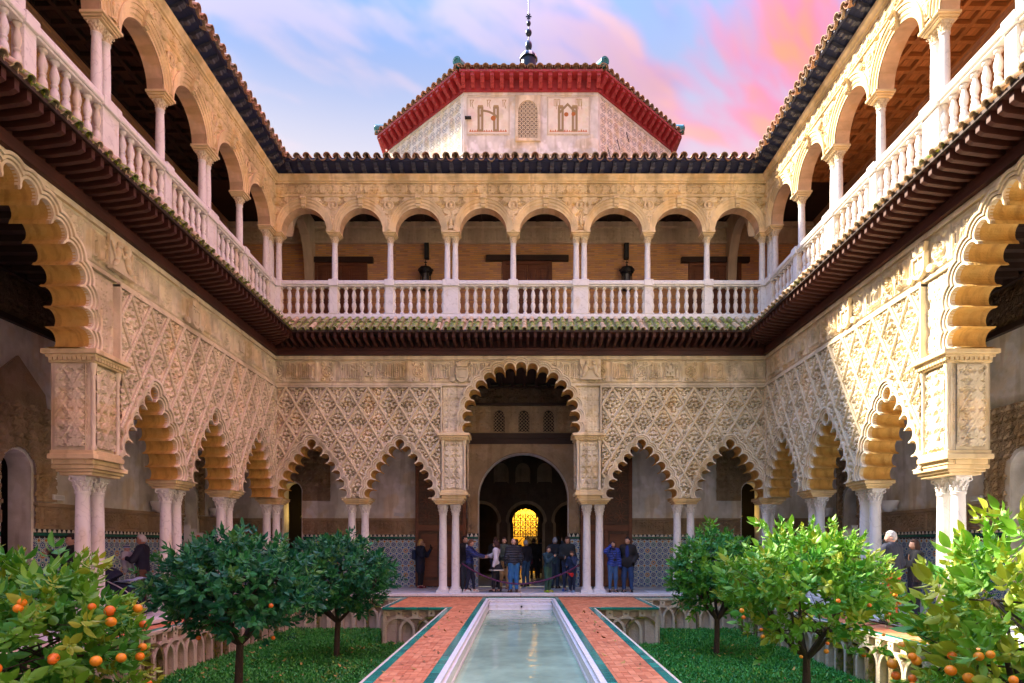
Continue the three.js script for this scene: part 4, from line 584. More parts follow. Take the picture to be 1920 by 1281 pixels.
function clipBox(g, x0, x1, y0, y1) {                  // squeezes a bar's vertices back along its own diagonal into the window
  const p = g.attributes.position, a = [p.getX(0), p.getY(0)]; let cx = 0, cy = 0; for (let i = 0; i < p.count; i++) { cx += p.getX(i) / p.count; cy += p.getY(i) / p.count; }
  // bar direction is (±1, 1)/√2; the two ends are clipped where the bar leaves the rectangle
  const dir = Math.sign((a[0] - cx) * (a[1] - cy)) || 1; let lo = -2, hi = 2; const ux = dir * Math.SQRT1_2, uy = Math.SQRT1_2;
  for (const [c, u, q0, q1] of [[cx, ux, x0, x1], [cy, uy, y0, y1]]) { const t0 = (q0 - c) / u, t1 = (q1 - c) / u; lo = Math.max(lo, Math.min(t0, t1)); hi = Math.min(hi, Math.max(t0, t1)); }
  if (hi < lo) hi = lo;
  for (let i = 0; i < p.count; i++) { const dx = p.getX(i) - cx, dy = p.getY(i) - cy, t = dx * ux + dy * uy, n = [dx - t * ux, dy - t * uy], s = clamp(t, lo, hi); p.setXY(i, cx + s * ux + n[0], cy + s * uy + n[1]); }
  return g;
}

// ---- side wings
function closet(x, z) { return merge([box(x - 0.8, x + 0.8, -0.02, 4.3, z - 1.3, z - 1.2), box(x - 0.9, x - 0.8, -0.02, 4.3, z - 1.3, z), box(x + 0.8, x + 0.9, -0.02, 4.3, z - 1.3, z), box(x - 0.9, x + 0.9, 4.3, 4.4, z - 1.3, z), box(x - 0.9, x + 0.9, -0.06, -0.02, z - 1.3, z)]); }
function sideWing(s, label) {
  const W = thing('palace_wing', label, 'building', [-s * -1 * 0, 0, 0]);
  W.position.set(s > 0 ? -HW : HW, 0, 0); W.rotation.y = s * Math.PI / 2;   // s = 1 left wing (x runs away), s = -1 right wing (x runs towards us)
  const X = (d) => s * d, iv = (a, b) => (s > 0 ? [a, b] : [-b, -a]), x01 = iv(1.5, BACK - 0.003);
  const ups = [[19.84, 1], [17.86, 0], [15.9, 1], [13.93, 0], [11.97, 1], [10.0, 0], [8.03, 1], [6.06, 0], [4.1, 1], [2.1, 0]].map(([d, p]) => [X(d), p]).sort((a, b) => a[0] - b[0]);
  const lim = (x) => BACK - Math.abs(x), e = (o) => [[X(1.5), 0], [X(BACK), 0], [X(BACK - o), o], [X(1.5), o]];
  const S = { x0: x01[0], x1: x01[1], seed: s > 0 ? 31 : 53, fine: 0.0145, mossy: s > 0 ? 0.6 : 0.1, sprouts: s > 0 ? 14 : 0, ends: false,
    small: [[X(18.6), 0.98], [X(15.92), 0.95], [X(13.27), 0.95]], great: [[X(9.55), 1.68]],
    panels: [iv(12.12, 19.92)], centre: [iv(7.1, 9.55), iv(9.55, 12.0)], sides: [iv(11.3, 12.08)],
    arms: [[X(12.15), s > 0 ? 'beast_relief' : 'shield_relief'], [X(14.9), 'shield_relief'], [X(17.4), 'castle_relief']],
    pairs: [[X(17.25), 0.42], [X(14.6), 0.42]], piers: [[X(11.68), X(11.86)], [X(7.42), X(7.24)]], uppers: ups,
    lim, edge: e(0.84), fascia: iv(1.5, BACK - 0.86), edgeUp: e(0.5), fasciaUp: iv(1.5, BACK - 0.5), roof: s > 0 ? [X(1.5), X(19.5), X(1.5), X(23.6)] : [X(19.5), X(1.5), X(23.6), X(1.5)],
    gx: iv(1.5, 22.78), doors: [[X(13.3), 0.4, 3.1], [X(20.3), 0.42, 2.9]].sort((a, b) => a[0] - b[0]) };
  const di = S.doors.findIndex((d) => Math.abs(Math.abs(d[0]) - 13.3) < 0.1);
  S.surrounds = [{ door: di, x0: X(13.3) - 1.05, x1: X(13.3) + 1.05, y1: 4.5, gable: s > 0 }, { door: 1 - di, x0: X(20.3) - 0.75, x1: X(20.3) + 0.75, y1: 4.4 }];
  lowerArcade(W, S); lowerEave(W, S); balustrade(W, { ...S, ...(s > 0 ? { x1: BACK - 0.2 } : { x0: -BACK + 0.2 }) }); upperArcade(W, S); upperEave(W, S); galleryInterior(W, { ...S, brickWall: mat.brick });
  for (const k of [0, 1]) { const d = S.doors[k]; mesh(W, 'door_recess', closet(d[0], -3.3), mat.dark); }
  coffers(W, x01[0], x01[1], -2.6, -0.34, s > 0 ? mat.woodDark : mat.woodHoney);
  return W;
}
const leftWing = sideWing(1, 'shaded wing on the left with dark timber gallery ceiling and mossy eave tiles');
const rightWing = sideWing(-1, 'sunlit wing on the right with honey coloured coffered ceiling in its upper gallery');
// small dark closers behind the far wing's two side doors
for (const x of [-8.12, 8.2]) mesh(farWing, 'door_recess', closet(x, -3.3), mat.dark);
// ---------------------------------------------------------------- ground, marble gallery floor, tiled paths
const YP = -0.1, YG = -1.15, XL = -6.93, XR = 6.53;
mat.soil = M('soil', [0.045, 0.05, 0.022], 1, { map: T.mottle });
{ const g = structure('ground'); mesh(g, 'earth', uvBox(new THREE.PlaneGeometry(300, 300).rotateX(-Math.PI / 2).translate(0, -1.3, -60)), mat.soil); }
{
  const F = structure('gallery_floor'), r = mulberry(61), marb = [mat.marbleFloor, M('floor marble b', [0.60, 0.63, 0.68], 0.25, { map: T.marble }), M('floor marble c', [0.72, 0.72, 0.74], 0.3, { map: T.marble })];
  const slab = uvBox(new THREE.BoxGeometry(1, 1, 1));
  const put = (x0, x1, d0, d1) => { const nx = Math.max(1, Math.round((x1 - x0) / 0.8)), nd = Math.max(1, Math.round((d1 - d0) / 0.8)); for (let i = 0; i < nx; i++) for (let j = 0; j < nd; j++) { const w = (x1 - x0) / nx, h = (d1 - d0) / nd, g = slab, o = mesh(F, 'marble_slab', uvBox(new THREE.BoxGeometry(w - 0.006, 0.08, h - 0.006).translate(x0 + (i + 0.5) * w, -0.04 + rr(-0.0015, 0.0015, r), -(d0 + (j + 0.5) * h))), marb[(r() * 3) | 0]); } };
  put(-10.5, 10.5, 20.02, 22.8); put(-10.5, -7.72, 1.5, 20.0); put(7.72, 10.5, 1.5, 20.0);
  mesh(F, 'slab_bed', merge([box(-10.5, 10.5, -0.3, -0.075, -22.85, -19.62), box(-10.5, -7.4, -0.3, -0.075, -19.62, -1.5), box(7.4, 10.5, -0.3, -0.075, -19.62, -1.5)]), mat.mortar);
  for (let i = 0; i < 14; i++) { const a = lerp(-7.42, 7.42, i / 14), b = lerp(-7.42, 7.42, (i + 1) / 14); mesh(F, 'white_kerb_stone', rbox(a + 0.002, b - 0.002, -0.16, 0.004, -20.015, -19.62, 0.015), mat.marble); }
  for (const s of [-1, 1]) for (let i = 0; i < 16; i++) { const a = lerp(1.5, 19.6, i / 16), b = lerp(1.5, 19.6, (i + 1) / 16); mesh(F, 'white_kerb_stone', rbox(s < 0 ? -7.715 : 7.4, s < 0 ? -7.4 : 7.715, -0.16, 0.004, -b + 0.002, -a - 0.002, 0.015), mat.marble); }
}
{
  // terracotta pavers in a herringbone, green glazed edging
  const P = structure('terracotta_path'), w = 0.092, zones = [[-1.75, -1.15, 1.5, 16.4], [1.15, 1.75, 1.5, 16.4], [-3.43, 3.43, 16.4, 19.61], [-7.38, -3.43, 19.5, 19.61], [3.43, 7.38, 19.5, 19.61], [-7.38, XL - 0.12, 1.5, 19.5], [XR + 0.12, 7.38, 1.5, 19.5]];
  const hole = [-1.15, 1.15, 1.4, 19.52], r = mulberry(17), list = [];
  for (const [x0, x1, d0, d1] of zones) {
    for (const [a, b, c, d] of x0 < 0 && x1 > 0 ? [[x0, -1.15, d0, d1], [1.15, x1, d0, d1], [-1.15, 1.15, 19.52, d1]] : [[x0, x1, d0, d1]]) mesh(P, 'mortar_bed', uvBox(new THREE.PlaneGeometry(b - a, d - c).rotateX(-Math.PI / 2).translate((a + b) / 2, YP - 0.006, -(c + d) / 2)), mat.mortar);
    for (let j = Math.floor(d0 / w) - 1; j * w < d1; j++) for (let i = Math.floor(x0 / w) - 1; i * w < x1; i++) {
      const m = (((i - j) % 4) + 4) % 4; if (m !== 0 && m !== 3) continue;
      let a = i * w, b = a + (m === 0 ? 2 : 1) * w, c = j * w, d = c + (m === 3 ? 2 : 1) * w; a = Math.max(a, x0); b = Math.min(b, x1); c = Math.max(c, d0); d = Math.min(d, d1);
      if (b - a < 0.02 || d - c < 0.02) continue;
      if (d0 > 10 && d1 > 18 && x0 < 0 && x1 > 0) { if (a >= hole[0] && b <= hole[1] && c < hole[3]) continue; if (c < hole[3] && a < hole[1] && b > hole[0]) { if (a < hole[0]) b = hole[0]; else a = hole[1]; } if (b - a < 0.02) continue; }
      list.push([a, b, c, d]);
    }
  }
  list.sort((p, q) => Math.hypot(p[0], Math.max(0, 7.3 - p[2]) * 9, p[2]) - Math.hypot(q[0], Math.max(0, 7.3 - q[2]) * 9, q[2]));
  const many = [[], [], []];
  list.forEach(([a, b, c, d], k) => { const y = YP + rr(-0.002, 0.002, r), g = box(a + 0.003, b - 0.003, YP - 0.03, y, -d + 0.003, -c - 0.003), q = (r() * 3) | 0; if (k < 300) mesh(P, 'paver', g, mat.paver[q]); else many[q].push(g); });
  many.forEach((l, q) => { mesh(P, 'paver_field', merge(l), mat.paver[q]).userData.kind = 'stuff'; });
  const E = structure('green_tile_edging');
  const edge = (x0, d0, x1, d1, side) => {               // side: which way the strip's width goes
    const L = Math.hypot(x1 - x0, d1 - d0), n = Math.max(1, Math.round(L / 0.29)), alongX = Math.abs(x1 - x0) > Math.abs(d1 - d0);
    for (let i = 0; i < n; i++) { const a = lerp(alongX ? x0 : d0, alongX ? x1 : d1, i / n), b = lerp(alongX ? x0 : d0, alongX ? x1 : d1, (i + 1) / n), lo = Math.min(a, b) + 0.0025, hi = Math.max(a, b) - 0.0025, y = YP + 0.006 + rr(-0.0015, 0.0015, r), s0 = Math.min(0, side * 0.12), s1 = Math.max(0, side * 0.12); mesh(E, 'glazed_tile', alongX ? rbox(lo, hi, YP - 0.05, y, -(d0 + s1), -(d0 + s0), 0.006) : rbox(x0 + s0, x0 + s1, YP - 0.05, y, -hi, -lo, 0.006), mat.greenTile[(r() * 3) | 0]); }
  };
  edge(-1.03, 1.5, -1.03, 19.4, -1); edge(1.03, 1.5, 1.03, 19.4, 1); edge(-1.15, 19.4, 1.15, 19.4, 1);
  for (const s of [-1, 1]) { const X = s < 0 ? -XL : XR; edge(s * 1.87, 1.5, s * 1.87, 16.38, -s); edge(s * 1.75, 16.5, s * 3.55, 16.5, -1); edge(s * 3.55, 16.5, s * 3.55, 19.38, -s); edge(s * 3.43, 19.4, s * (X + 0.12), 19.4, 1); edge(s * X, 1.5, s * X, 19.4, s); }
  // slab under the edging
  mesh(E, 'edging_bed', merge([box(-1.16, -1.02, -0.3, YP - 0.02, -19.53, -1.5), box(1.02, 1.16, -0.3, YP - 0.02, -19.53, -1.5), box(-1.16, 1.16, -0.3, YP - 0.021, -19.53, -19.39)]), mat.mortar);
}
// ---------------------------------------------------------------- pool
{
  const B = structure('pool_basin');
  const prof = [[0, -0.75], [0.10, -0.75], [0.10, -0.36], [0.085, -0.35], [0.085, -0.2], [0.105, -0.185], [0.105, -0.172], [0.06, -0.16], [0.06, -0.15], [0.075, -0.14], [0.075, -0.106], [0, -0.106]];   // [towards the water, y] from the tile edge
  const side = strip(prof, -19.3, -1.5);
  mesh(B, 'left_rim', side.clone().rotateY(Math.PI / 2).scale(1, 1, -1).translate(-1.03, 0, 0), mat.marble); mesh(B, 'right_rim', side.clone().rotateY(-Math.PI / 2).translate(1.03, 0, 0), mat.marble);
  B.children[0].geometry = uvBox((() => { const g = strip(prof, 1.5, 19.3); g.rotateY(Math.PI / 2); return g.translate(-1.03, 0, 0); })());
  B.children[1].geometry = uvBox((() => { const g = strip(prof, -19.3, -1.5); g.rotateY(-Math.PI / 2); return g.translate(1.03, 0, 0); })());
  mesh(B, 'end_rim', uvBox(strip(prof.map(([z, y]) => [z * 1.3, y]), -0.97, 0.97)), mat.marble, [0, 0, -19.4]);
  mesh(B, 'end_wall', rbox(-0.93, 0.93, -0.75, -0.24, -19.35, -18.75, 0.02), mat.marble); mesh(B, 'end_ledge', rbox(-0.94, 0.94, -0.75, -0.365, -18.75, -18.62, 0.015), mat.marble);
  mesh(B, 'water_spout', new THREE.CylinderGeometry(0.028, 0.028, 0.06, 12).rotateX(Math.PI / 2), mat.iron, [0.03, -0.305, -18.735]);
  const W = structure('water'); mesh(W, 'pool_surface', uvBox(new THREE.PlaneGeometry(1.9, 17.3).rotateX(-Math.PI / 2).translate(0, -0.4, -10.05)), mat.water);
}
// ---------------------------------------------------------------- sunken garden walls with interlaced blind arches
mat.gwall = M('weathered garden wall', [0.86, 0.75, 0.58], 0.95, { map: T.streak, bumpMap: T.grain, bumpScale: 0.02 });
mat.gback = M('garden wall ground', [0.74, 0.62, 0.50], 0.95, { map: T.streak, bumpMap: T.grain, bumpScale: 0.02 });
mat.damp = M('damp stone', [0.50, 0.46, 0.34], 0.95, { map: T.moss, bumpMap: T.grain, bumpScale: 0.02 });
const gp = 0.385;
const gArch = (() => { const o = [], n = 18, R = gp, r = gp - 0.062, f = 0.42; o.push([-R, 0]); for (let i = 0; i <= n; i++) { const a = Math.PI * (1 - i / n); o.push([R * Math.cos(a), f + R * Math.sin(a)]); } o.push([R, 0], [r, 0]); for (let i = n; i >= 0; i--) { const a = Math.PI * (1 - i / n); o.push([r * Math.cos(a), f + r * Math.sin(a)]); } o.push([-r, 0]); return extrude(shapeOf(o), 0, 0.13); })();
const gBlock = (() => { const h = Array.from({ length: 8 }, (_, i) => [0.026 * Math.cos(i * 0.785), 0.075 + 0.026 * Math.sin(i * 0.785)]); return extrude(shapeOf([[-0.085, 0], [0.085, 0], [0.085, 0.15], [-0.085, 0.15]], [h]), 0, 0.13); })();
function gardenWall(W, x, d, turn, len) {
  const G = part(W, 'wall_face'); G.position.set(x, YG, -d); G.rotation.y = turn; const r = mulberry((len * 97 + d * 13) | 0);
  mesh(G, 'backing', box(0, len, -0.15, 1.0, -0.35, -0.09), mat.gback); mesh(G, 'coping', rbox(0, len, 0.97, 1.045, -0.35, 0.055, 0.01), mat.gwall); mesh(G, 'plinth', rbox(0, len, -0.15, 0.06, -0.06, 0.05, 0.02), mat.damp);
  const n = Math.max(2, Math.round(len / gp)), p = len / n;
  for (let i = 0; i <= n; i++) { const cx = i * p, m = r() < 0.25 ? mat.damp : mat.gwall; if (i > 0 && i < n) { const a = mesh(G, 'blind_arch', gArch, m, [cx, 0.02, -0.092 + (i % 2) * 0.004]); a.scale.x = p / gp; } mesh(G, 'pierced_block', gBlock, mat.gwall, [clamp(cx, 0.085, len - 0.085), 0.82, -0.09]); }
  mesh(G, 'end_pier', merge([rbox(0, 0.09, -0.1, 0.97, -0.05, 0.045), rbox(len - 0.09, len, -0.1, 0.97, -0.05, 0.045)]), mat.gwall);
}
for (const s of [-1, 1]) {
  const X = s < 0 ? -XL : XR, W = thing('garden_wall', s < 0 ? 'sunken garden retaining wall with interlaced blind arches left of the pool' : 'sunken garden retaining wall with interlaced blind arches right of the pool', 'garden wall');
  if (s < 0) { gardenWall(W, -X, 1.5, Math.PI / 2, 17.9); gardenWall(W, -X, 19.4, 0, X - 3.55); gardenWall(W, -3.55, 16.5, 0, 3.55 - 1.87); gardenWall(W, -3.55, 19.4, -Math.PI / 2, 2.9); gardenWall(W, -1.87, 16.5, -Math.PI / 2, 15); }
  else { gardenWall(W, X, 19.4, -Math.PI / 2, 17.9); gardenWall(W, 3.55, 19.4, 0, X - 3.55); gardenWall(W, 1.87, 16.5, 0, 3.55 - 1.87); gardenWall(W, 3.55, 16.5, Math.PI / 2, 2.9); gardenWall(W, 1.87, 1.5, Math.PI / 2, 15); }
}
{ const G = structure('garden_bed'); for (const s of [-1, 1]) mesh(G, 'soil', uvBox(new THREE.PlaneGeometry(5.2, 18).rotateX(-Math.PI / 2).translate(s * 4.4, YG, -10.5)), mat.soil); }

// ---------------------------------------------------------------- leaves
function leafMat(n, c, tr = 0.32) { const m = M(n, c, 0.38, { transmission: tr, thickness: 0, side: THREE.DoubleSide, specularIntensity: 0.7 }); m.roughness = 0.5; return m; }
const leafGeo = (L, B) => { const pts = [], idx = [], n = 4; for (let i = 0; i <= n; i++) { const t = i / n, w = B * Math.pow(Math.sin(Math.PI * Math.pow(t, 0.85)), 0.9), z = -0.22 * L * t * t; pts.push(-w, t * L, z + w * 0.35, 0, t * L, z, w, t * L, z + w * 0.35); } for (let i = 0; i < n; i++) { const a = i * 3; idx.push(a, a + 1, a + 4, a, a + 4, a + 3, a + 1, a + 2, a + 5, a + 1, a + 5, a + 4); } const g = new THREE.BufferGeometry(); g.setAttribute('position', new THREE.Float32BufferAttribute(pts, 3)); g.setIndex(idx); g.computeVertexNormals(); return g; };
function sprig(seed, L, n) { const r = mulberry(seed), out = []; for (let i = 0; i < n; i++) { const t = i / n, l = L * (0.55 + 0.7 * r()), g = leafGeo(l, l * (0.19 + 0.09 * r())); g.rotateX(lerp(1.75, 0.45, t) + rr(-0.25, 0.25, r)); g.rotateY(i * 2.4 + r()); g.translate(0, t * L * 0.9, 0); out.push(g); } return merge(out); }
// low ground cover
{
  const r = mulberry(5), cover = sprig(8, 0.055, 6).scale(1.2, 0.9, 1.2), mats = [leafMat('cover leaf dark', [0.04, 0.26, 0.04], 0.2), leafMat('cover leaf', [0.085, 0.38, 0.05], 0.25), leafMat('cover leaf light', [0.22, 0.40, 0.045], 0.3)];
  for (let q = 0; q < 3; q++) {
    const M4 = [], o = new THREE.Object3D();
    for (let i = 0; i < [26000, 26000, 6500][q]; i++) {
      const s = r() < 0.5 ? -1 : 1, x = rr(1.9, s < 0 ? -XL - 0.02 : XR - 0.02, r), d = rr(6.2, 19.3, r); if (x < 3.6 && d > 16.42) continue;
      const h = fbm(x * 1.1 + 9 * s + 20, d * 1.1, 4096, 4096, 3, 3); if (q === 2 && h < 0.5) continue;
      o.position.set(s * x, YG + 0.02 + h * 0.13 * r(), -d); o.rotation.set(rr(-0.6, 0.6, r), r() * 6.3, rr(-0.6, 0.6, r)); o.scale.setScalar(0.7 + 0.8 * r()); o.updateMatrix(); M4.push(o.matrix.clone());
    }
    const I = new THREE.InstancedMesh(cover, mats[q], M4.length); M4.forEach((m, i) => I.setMatrixAt(i, m)); I.name = numbered('ground_cover'); I.userData = { kind: 'stuff', label: ['dark green ground cover leaves in the sunken beds', 'mid green ground cover leaves in the sunken beds', 'pale yellow green ground cover leaves in the sunken beds'][q], category: 'ground cover' }; scene.add(I);
  }
}
{
  const r = mulberry(77), L = [leafGeo(0.1, 0.024), leafGeo(0.085, 0.022)].map((g) => g.rotateX(Math.PI / 2 - 0.15)), dry = [M('fallen leaf', [0.42, 0.27, 0.06], 0.8, { side: THREE.DoubleSide }), M('fallen brown leaf', [0.22, 0.11, 0.04], 0.9, { side: THREE.DoubleSide })], G = [];
  for (let q = 0; q < 2; q++) { const I = new THREE.InstancedMesh(L[q], dry[q], 260), o = new THREE.Object3D(); for (let i = 0; i < 260; i++) { const s = r() < 0.5 ? -1 : 1, onPath = r() < 0.14; o.position.set(s * (onPath ? rr(1.2, 1.8, r) : rr(1.95, 6.4, r)), onPath ? YP + 0.004 : YG + 0.15, -rr(6.5, 16.2, r)); o.rotation.set(rr(-0.3, 0.3, r), r() * 6.3, rr(-0.3, 0.3, r)); o.scale.setScalar(0.6 + 0.6 * r()); o.updateMatrix(); I.setMatrixAt(i, o.matrix); } I.name = numbered('fallen_leaves'); I.userData = { kind: 'stuff', label: q ? 'brown fallen leaves scattered on beds and paths' : 'yellowed fallen leaves scattered on beds and paths', category: 'leaves' }; scene.add(I); }
}
// ---------------------------------------------------------------- orange trees
mat.bark = M('bark', [0.075, 0.048, 0.034], 0.95, { bumpMap: T.grain, bumpScale: 0.02 });
mat.orange = [M('orange peel', [0.88, 0.25, 0.006], 0.45, { bumpMap: T.grain, bumpScale: 0.002 }), M('deep orange peel', [0.84, 0.19, 0.006], 0.5, { map: T.mottle }), M('yellowing orange peel', [0.9, 0.33, 0.01], 0.5, { map: T.mottle })];
const orangeGeo = new THREE.SphereGeometry(1, 18, 12);
function orangeTree(label, x, d, o) {
  const r = mulberry(o.seed), t = thing('orange_tree', label, 'orange tree', [x, YG, -d], 0, 'orange trees in the sunken garden'), cy = o.cy - YG, [rx, ry, rz] = o.r;
  const W = part(t, 'trunk'), base = cy - ry * (o.fork ?? 0.95);
  mesh(W, 'stem', tube([[0, -0.05, 0], [0.02, base * 0.5, 0.02], [o.lean ?? 0.03, base, 0]], o.tr ?? 0.075, (o.tr ?? 0.075) * 0.75, 8, 9), mat.bark);
  const tips = [];
  for (let i = 0; i < 7; i++) { const a = i * 0.9 + r() * 0.5, q = 0.45 + 0.3 * r(), p1 = [rx * 0.3 * Math.cos(a), base + ry * 0.35, rz * 0.3 * Math.sin(a)], p2 = [rx * q * Math.cos(a), cy + ry * rr(-0.25, 0.45, r), rz * q * Math.sin(a)]; mesh(W, 'limb', tube([[o.lean ?? 0.03, base - 0.04, 0], p1, p2], 0.042, 0.014, 7, 6), mat.bark); tips.push(p1, p2); }
  for (let i = 0; i < (o.twigs ?? 26); i++) { const s = tips[(r() * tips.length) | 0], a = r() * 6.3, q = 0.75 + 0.2 * r(), e = [rx * q * Math.cos(a), cy + ry * rr(-0.75, 0.5, r), rz * q * Math.sin(a)]; mesh(W, 'twig', tube([s, [(s[0] + e[0]) / 2 + rr(-0.1, 0.1, r), (s[1] + e[1]) / 2 + 0.06, (s[2] + e[2]) / 2], e], 0.012, 0.004, 5, 5), mat.bark); }
  const C = part(t, 'crown'), L = o.leaf ?? 0.12, sprigs = [0, 1, 2].map((k) => sprig(o.seed + k, L, 8)), singles = [leafGeo(L, L * 0.22), leafGeo(L * 1.15, L * 0.27)];
  const M4 = o.mats.map(() => [[], [], []]), ob = new THREE.Object3D(), near = [];
  for (let i = 0; i < o.n; i++) {
    const a = r() * 6.283, u = rr(-0.9, 1, r), s = Math.sqrt(1 - u * u), lump = 0.58 + 0.78 * fbm(Math.cos(a) * s * 3.0 + 9, Math.sin(a) * s * 3.0 + u * 2.6 + 9, 4096, 4096, o.seed, 3) + (r() < 0.06 ? 0.12 * r() : 0), q = Math.pow(rr(0.28, 1, r), 0.45) * lump, droop = u < -0.1 ? 1 - 0.12 * r() : 1;
    const p = [rx * q * s * Math.cos(a) * droop, cy + ry * q * u, rz * q * s * Math.sin(a) * droop];
    if (u < -0.35 && r() < (o.thin ?? 0.35)) continue;
    const out = new THREE.Vector3(p[0] / rx, (p[1] - cy) / ry * 0.7 + 0.35, p[2] / rz).normalize(); out.x += rr(-0.5, 0.5, r); out.y += rr(-0.5, 0.4, r); out.z += rr(-0.5, 0.5, r); out.normalize();
    ob.position.set(...p); ob.quaternion.setFromUnitVectors(new THREE.Vector3(0, 1, 0), out); ob.rotateY(r() * 6.3); ob.scale.setScalar(0.8 + 0.5 * r()); ob.updateMatrix();
    const w = o.mix, z = r(), m = z < w[0] ? 0 : z < w[1] ? 1 : 2; M4[m][(r() * 3) | 0].push(ob.matrix.clone());
    near.push([p[2] * 1.0 + r() * 0.3, p, out, m]);
  }
  for (let i = 0; i < (o.shoots ?? 34); i++) { const a = r() * 6.283, u = rr(-0.5, 1, r), s = Math.sqrt(1 - u * u), dr = new THREE.Vector3(s * Math.cos(a) + rr(-0.3, 0.3, r), u + 0.5, s * Math.sin(a) + rr(-0.3, 0.3, r)).normalize(); for (let k = 0; k < 4; k++) { ob.position.set(rx * 0.86 * s * Math.cos(a), cy + ry * 0.86 * u, rz * 0.86 * s * Math.sin(a)).addScaledVector(dr, k * 0.085); ob.quaternion.setFromUnitVectors(new THREE.Vector3(0, 1, 0), dr); ob.rotateY(r() * 6.3); ob.scale.setScalar(0.95 - 0.13 * k); ob.updateMatrix(); M4[k > 1 && r() < 0.5 ? 2 : 1][(r() * 3) | 0].push(ob.matrix.clone()); } }
  M4.forEach((l, m) => l.forEach((ms, k) => { if (!ms.length) return; const I = new THREE.InstancedMesh(sprigs[k], o.mats[m], ms.length); ms.forEach((q, i) => I.setMatrixAt(i, q)); I.name = 'foliage'; I.userData = { kind: 'stuff' }; C.add(I); }));
  near.sort((p, q) => q[0] - p[0]);
  for (let i = 0; i < Math.min(o.single ?? 290, near.length); i++) { const [, p, out, m] = near[i], g = mesh(C, 'leaf', singles[i % 2], o.mats[m], [p[0] * 1.03, p[1] + rr(-0.04, 0.05, r), p[2] + 0.05]); g.quaternion.setFromUnitVectors(new THREE.Vector3(0, 1, 0), out.clone().add(new THREE.Vector3(rr(-0.8, 0.8, r), rr(-1.1, 0.2, r), 0.3)).normalize()); g.rotateY(r() * 6.3); }
  for (let i = 0; i < o.oranges; i++) { const a = o.face + rr(-1.2, 1.2, r), u = rr(o.lowFruit ?? -0.85, o.high ?? 0.25, r), s = Math.sqrt(1 - u * u), q = rr(0.98, 1.1, r), R = (o.fruit ?? 0.04) * rr(0.74, 1.1, r); const f = mesh(C, 'orange', orangeGeo, mat.orange[(r() * 3) | 0], [rx * q * s * Math.cos(a), cy + ry * q * u, rz * q * s * Math.sin(a)]); f.scale.set(R, R * 0.94, R); f.rotation.set(r(), r() * 6, r()); }
  return t;
}
const LF = { dk: leafMat('deep leaf', [0.016, 0.15, 0.062], 0.2), md: leafMat('leaf', [0.04, 0.25, 0.06], 0.28), lt: leafMat('light leaf', [0.10, 0.29, 0.05], 0.3), yl: leafMat('yellow green leaf', [0.38, 0.46, 0.03], 0.4), br: leafMat('bright leaf', [0.20, 0.45, 0.03], 0.4), bm: leafMat('fresh leaf', [0.085, 0.33, 0.035], 0.34) };
const front = Math.PI / 2;
orangeTree('near orange tree at the lower left with many ripe oranges', -4.78, 6.0, { seed: 101, cy: 0.36, r: [1.12, 1.12, 1.05], n: 640, mats: [LF.bm, LF.br, LF.yl], mix: [0.58, 0.9], leaf: 0.13, oranges: 30, face: 0.75, fruit: 0.046, thin: 0.6, twigs: 70, lowFruit: -0.3, high: 0.6, fork: 0.75 });
orangeTree('dark green round orange tree in the middle of the left bed', -4.5, 10.2, { seed: 102, cy: 0.80, r: [1.28, 0.82, 1.2], n: 1000, mats: [LF.dk, LF.md, LF.lt], mix: [0.5, 0.93], leaf: 0.115, oranges: 3, face: front, thin: 0.4, fork: 1.0 });
orangeTree('dark green orange tree at the far end of the left bed', -4.2, 14.6, { seed: 103, cy: 0.76, r: [1.26, 0.96, 1.2], n: 1100, mats: [LF.dk, LF.md, LF.lt], mix: [0.55, 0.95], leaf: 0.115, oranges: 0, face: front, single: 120, thin: 0.25, fork: 1.02 });
orangeTree('small green orange tree at the far end of the right bed', 4.55, 14.9, { seed: 104, cy: 0.78, r: [1.06, 1.0, 1.0], n: 1000, mats: [LF.md, LF.bm, LF.br], mix: [0.3, 0.75], leaf: 0.12, oranges: 4, face: front, single: 120, fork: 0.98 });
orangeTree('bright sunlit orange tree in the middle of the right bed', 4.62, 10.4, { seed: 105, cy: 0.74, r: [1.36, 1.05, 1.25], n: 860, mats: [LF.bm, LF.br, LF.yl], mix: [0.25, 0.86], leaf: 0.13, oranges: 14, fruit: 0.034, face: front, thin: 0.55, fork: 0.98, high: 0.1 });
orangeTree('near orange tree at the lower right with yellow green leaves', 4.95, 6.0, { seed: 106, cy: 0.52, r: [1.22, 1.18, 1.1], n: 640, mats: [LF.bm, LF.br, LF.yl], mix: [0.08, 0.5], leaf: 0.15, oranges: 20, face: 2.3, fruit: 0.046, thin: 0.6, twigs: 60, lowFruit: -0.35, high: 0.12, fork: 0.8 });

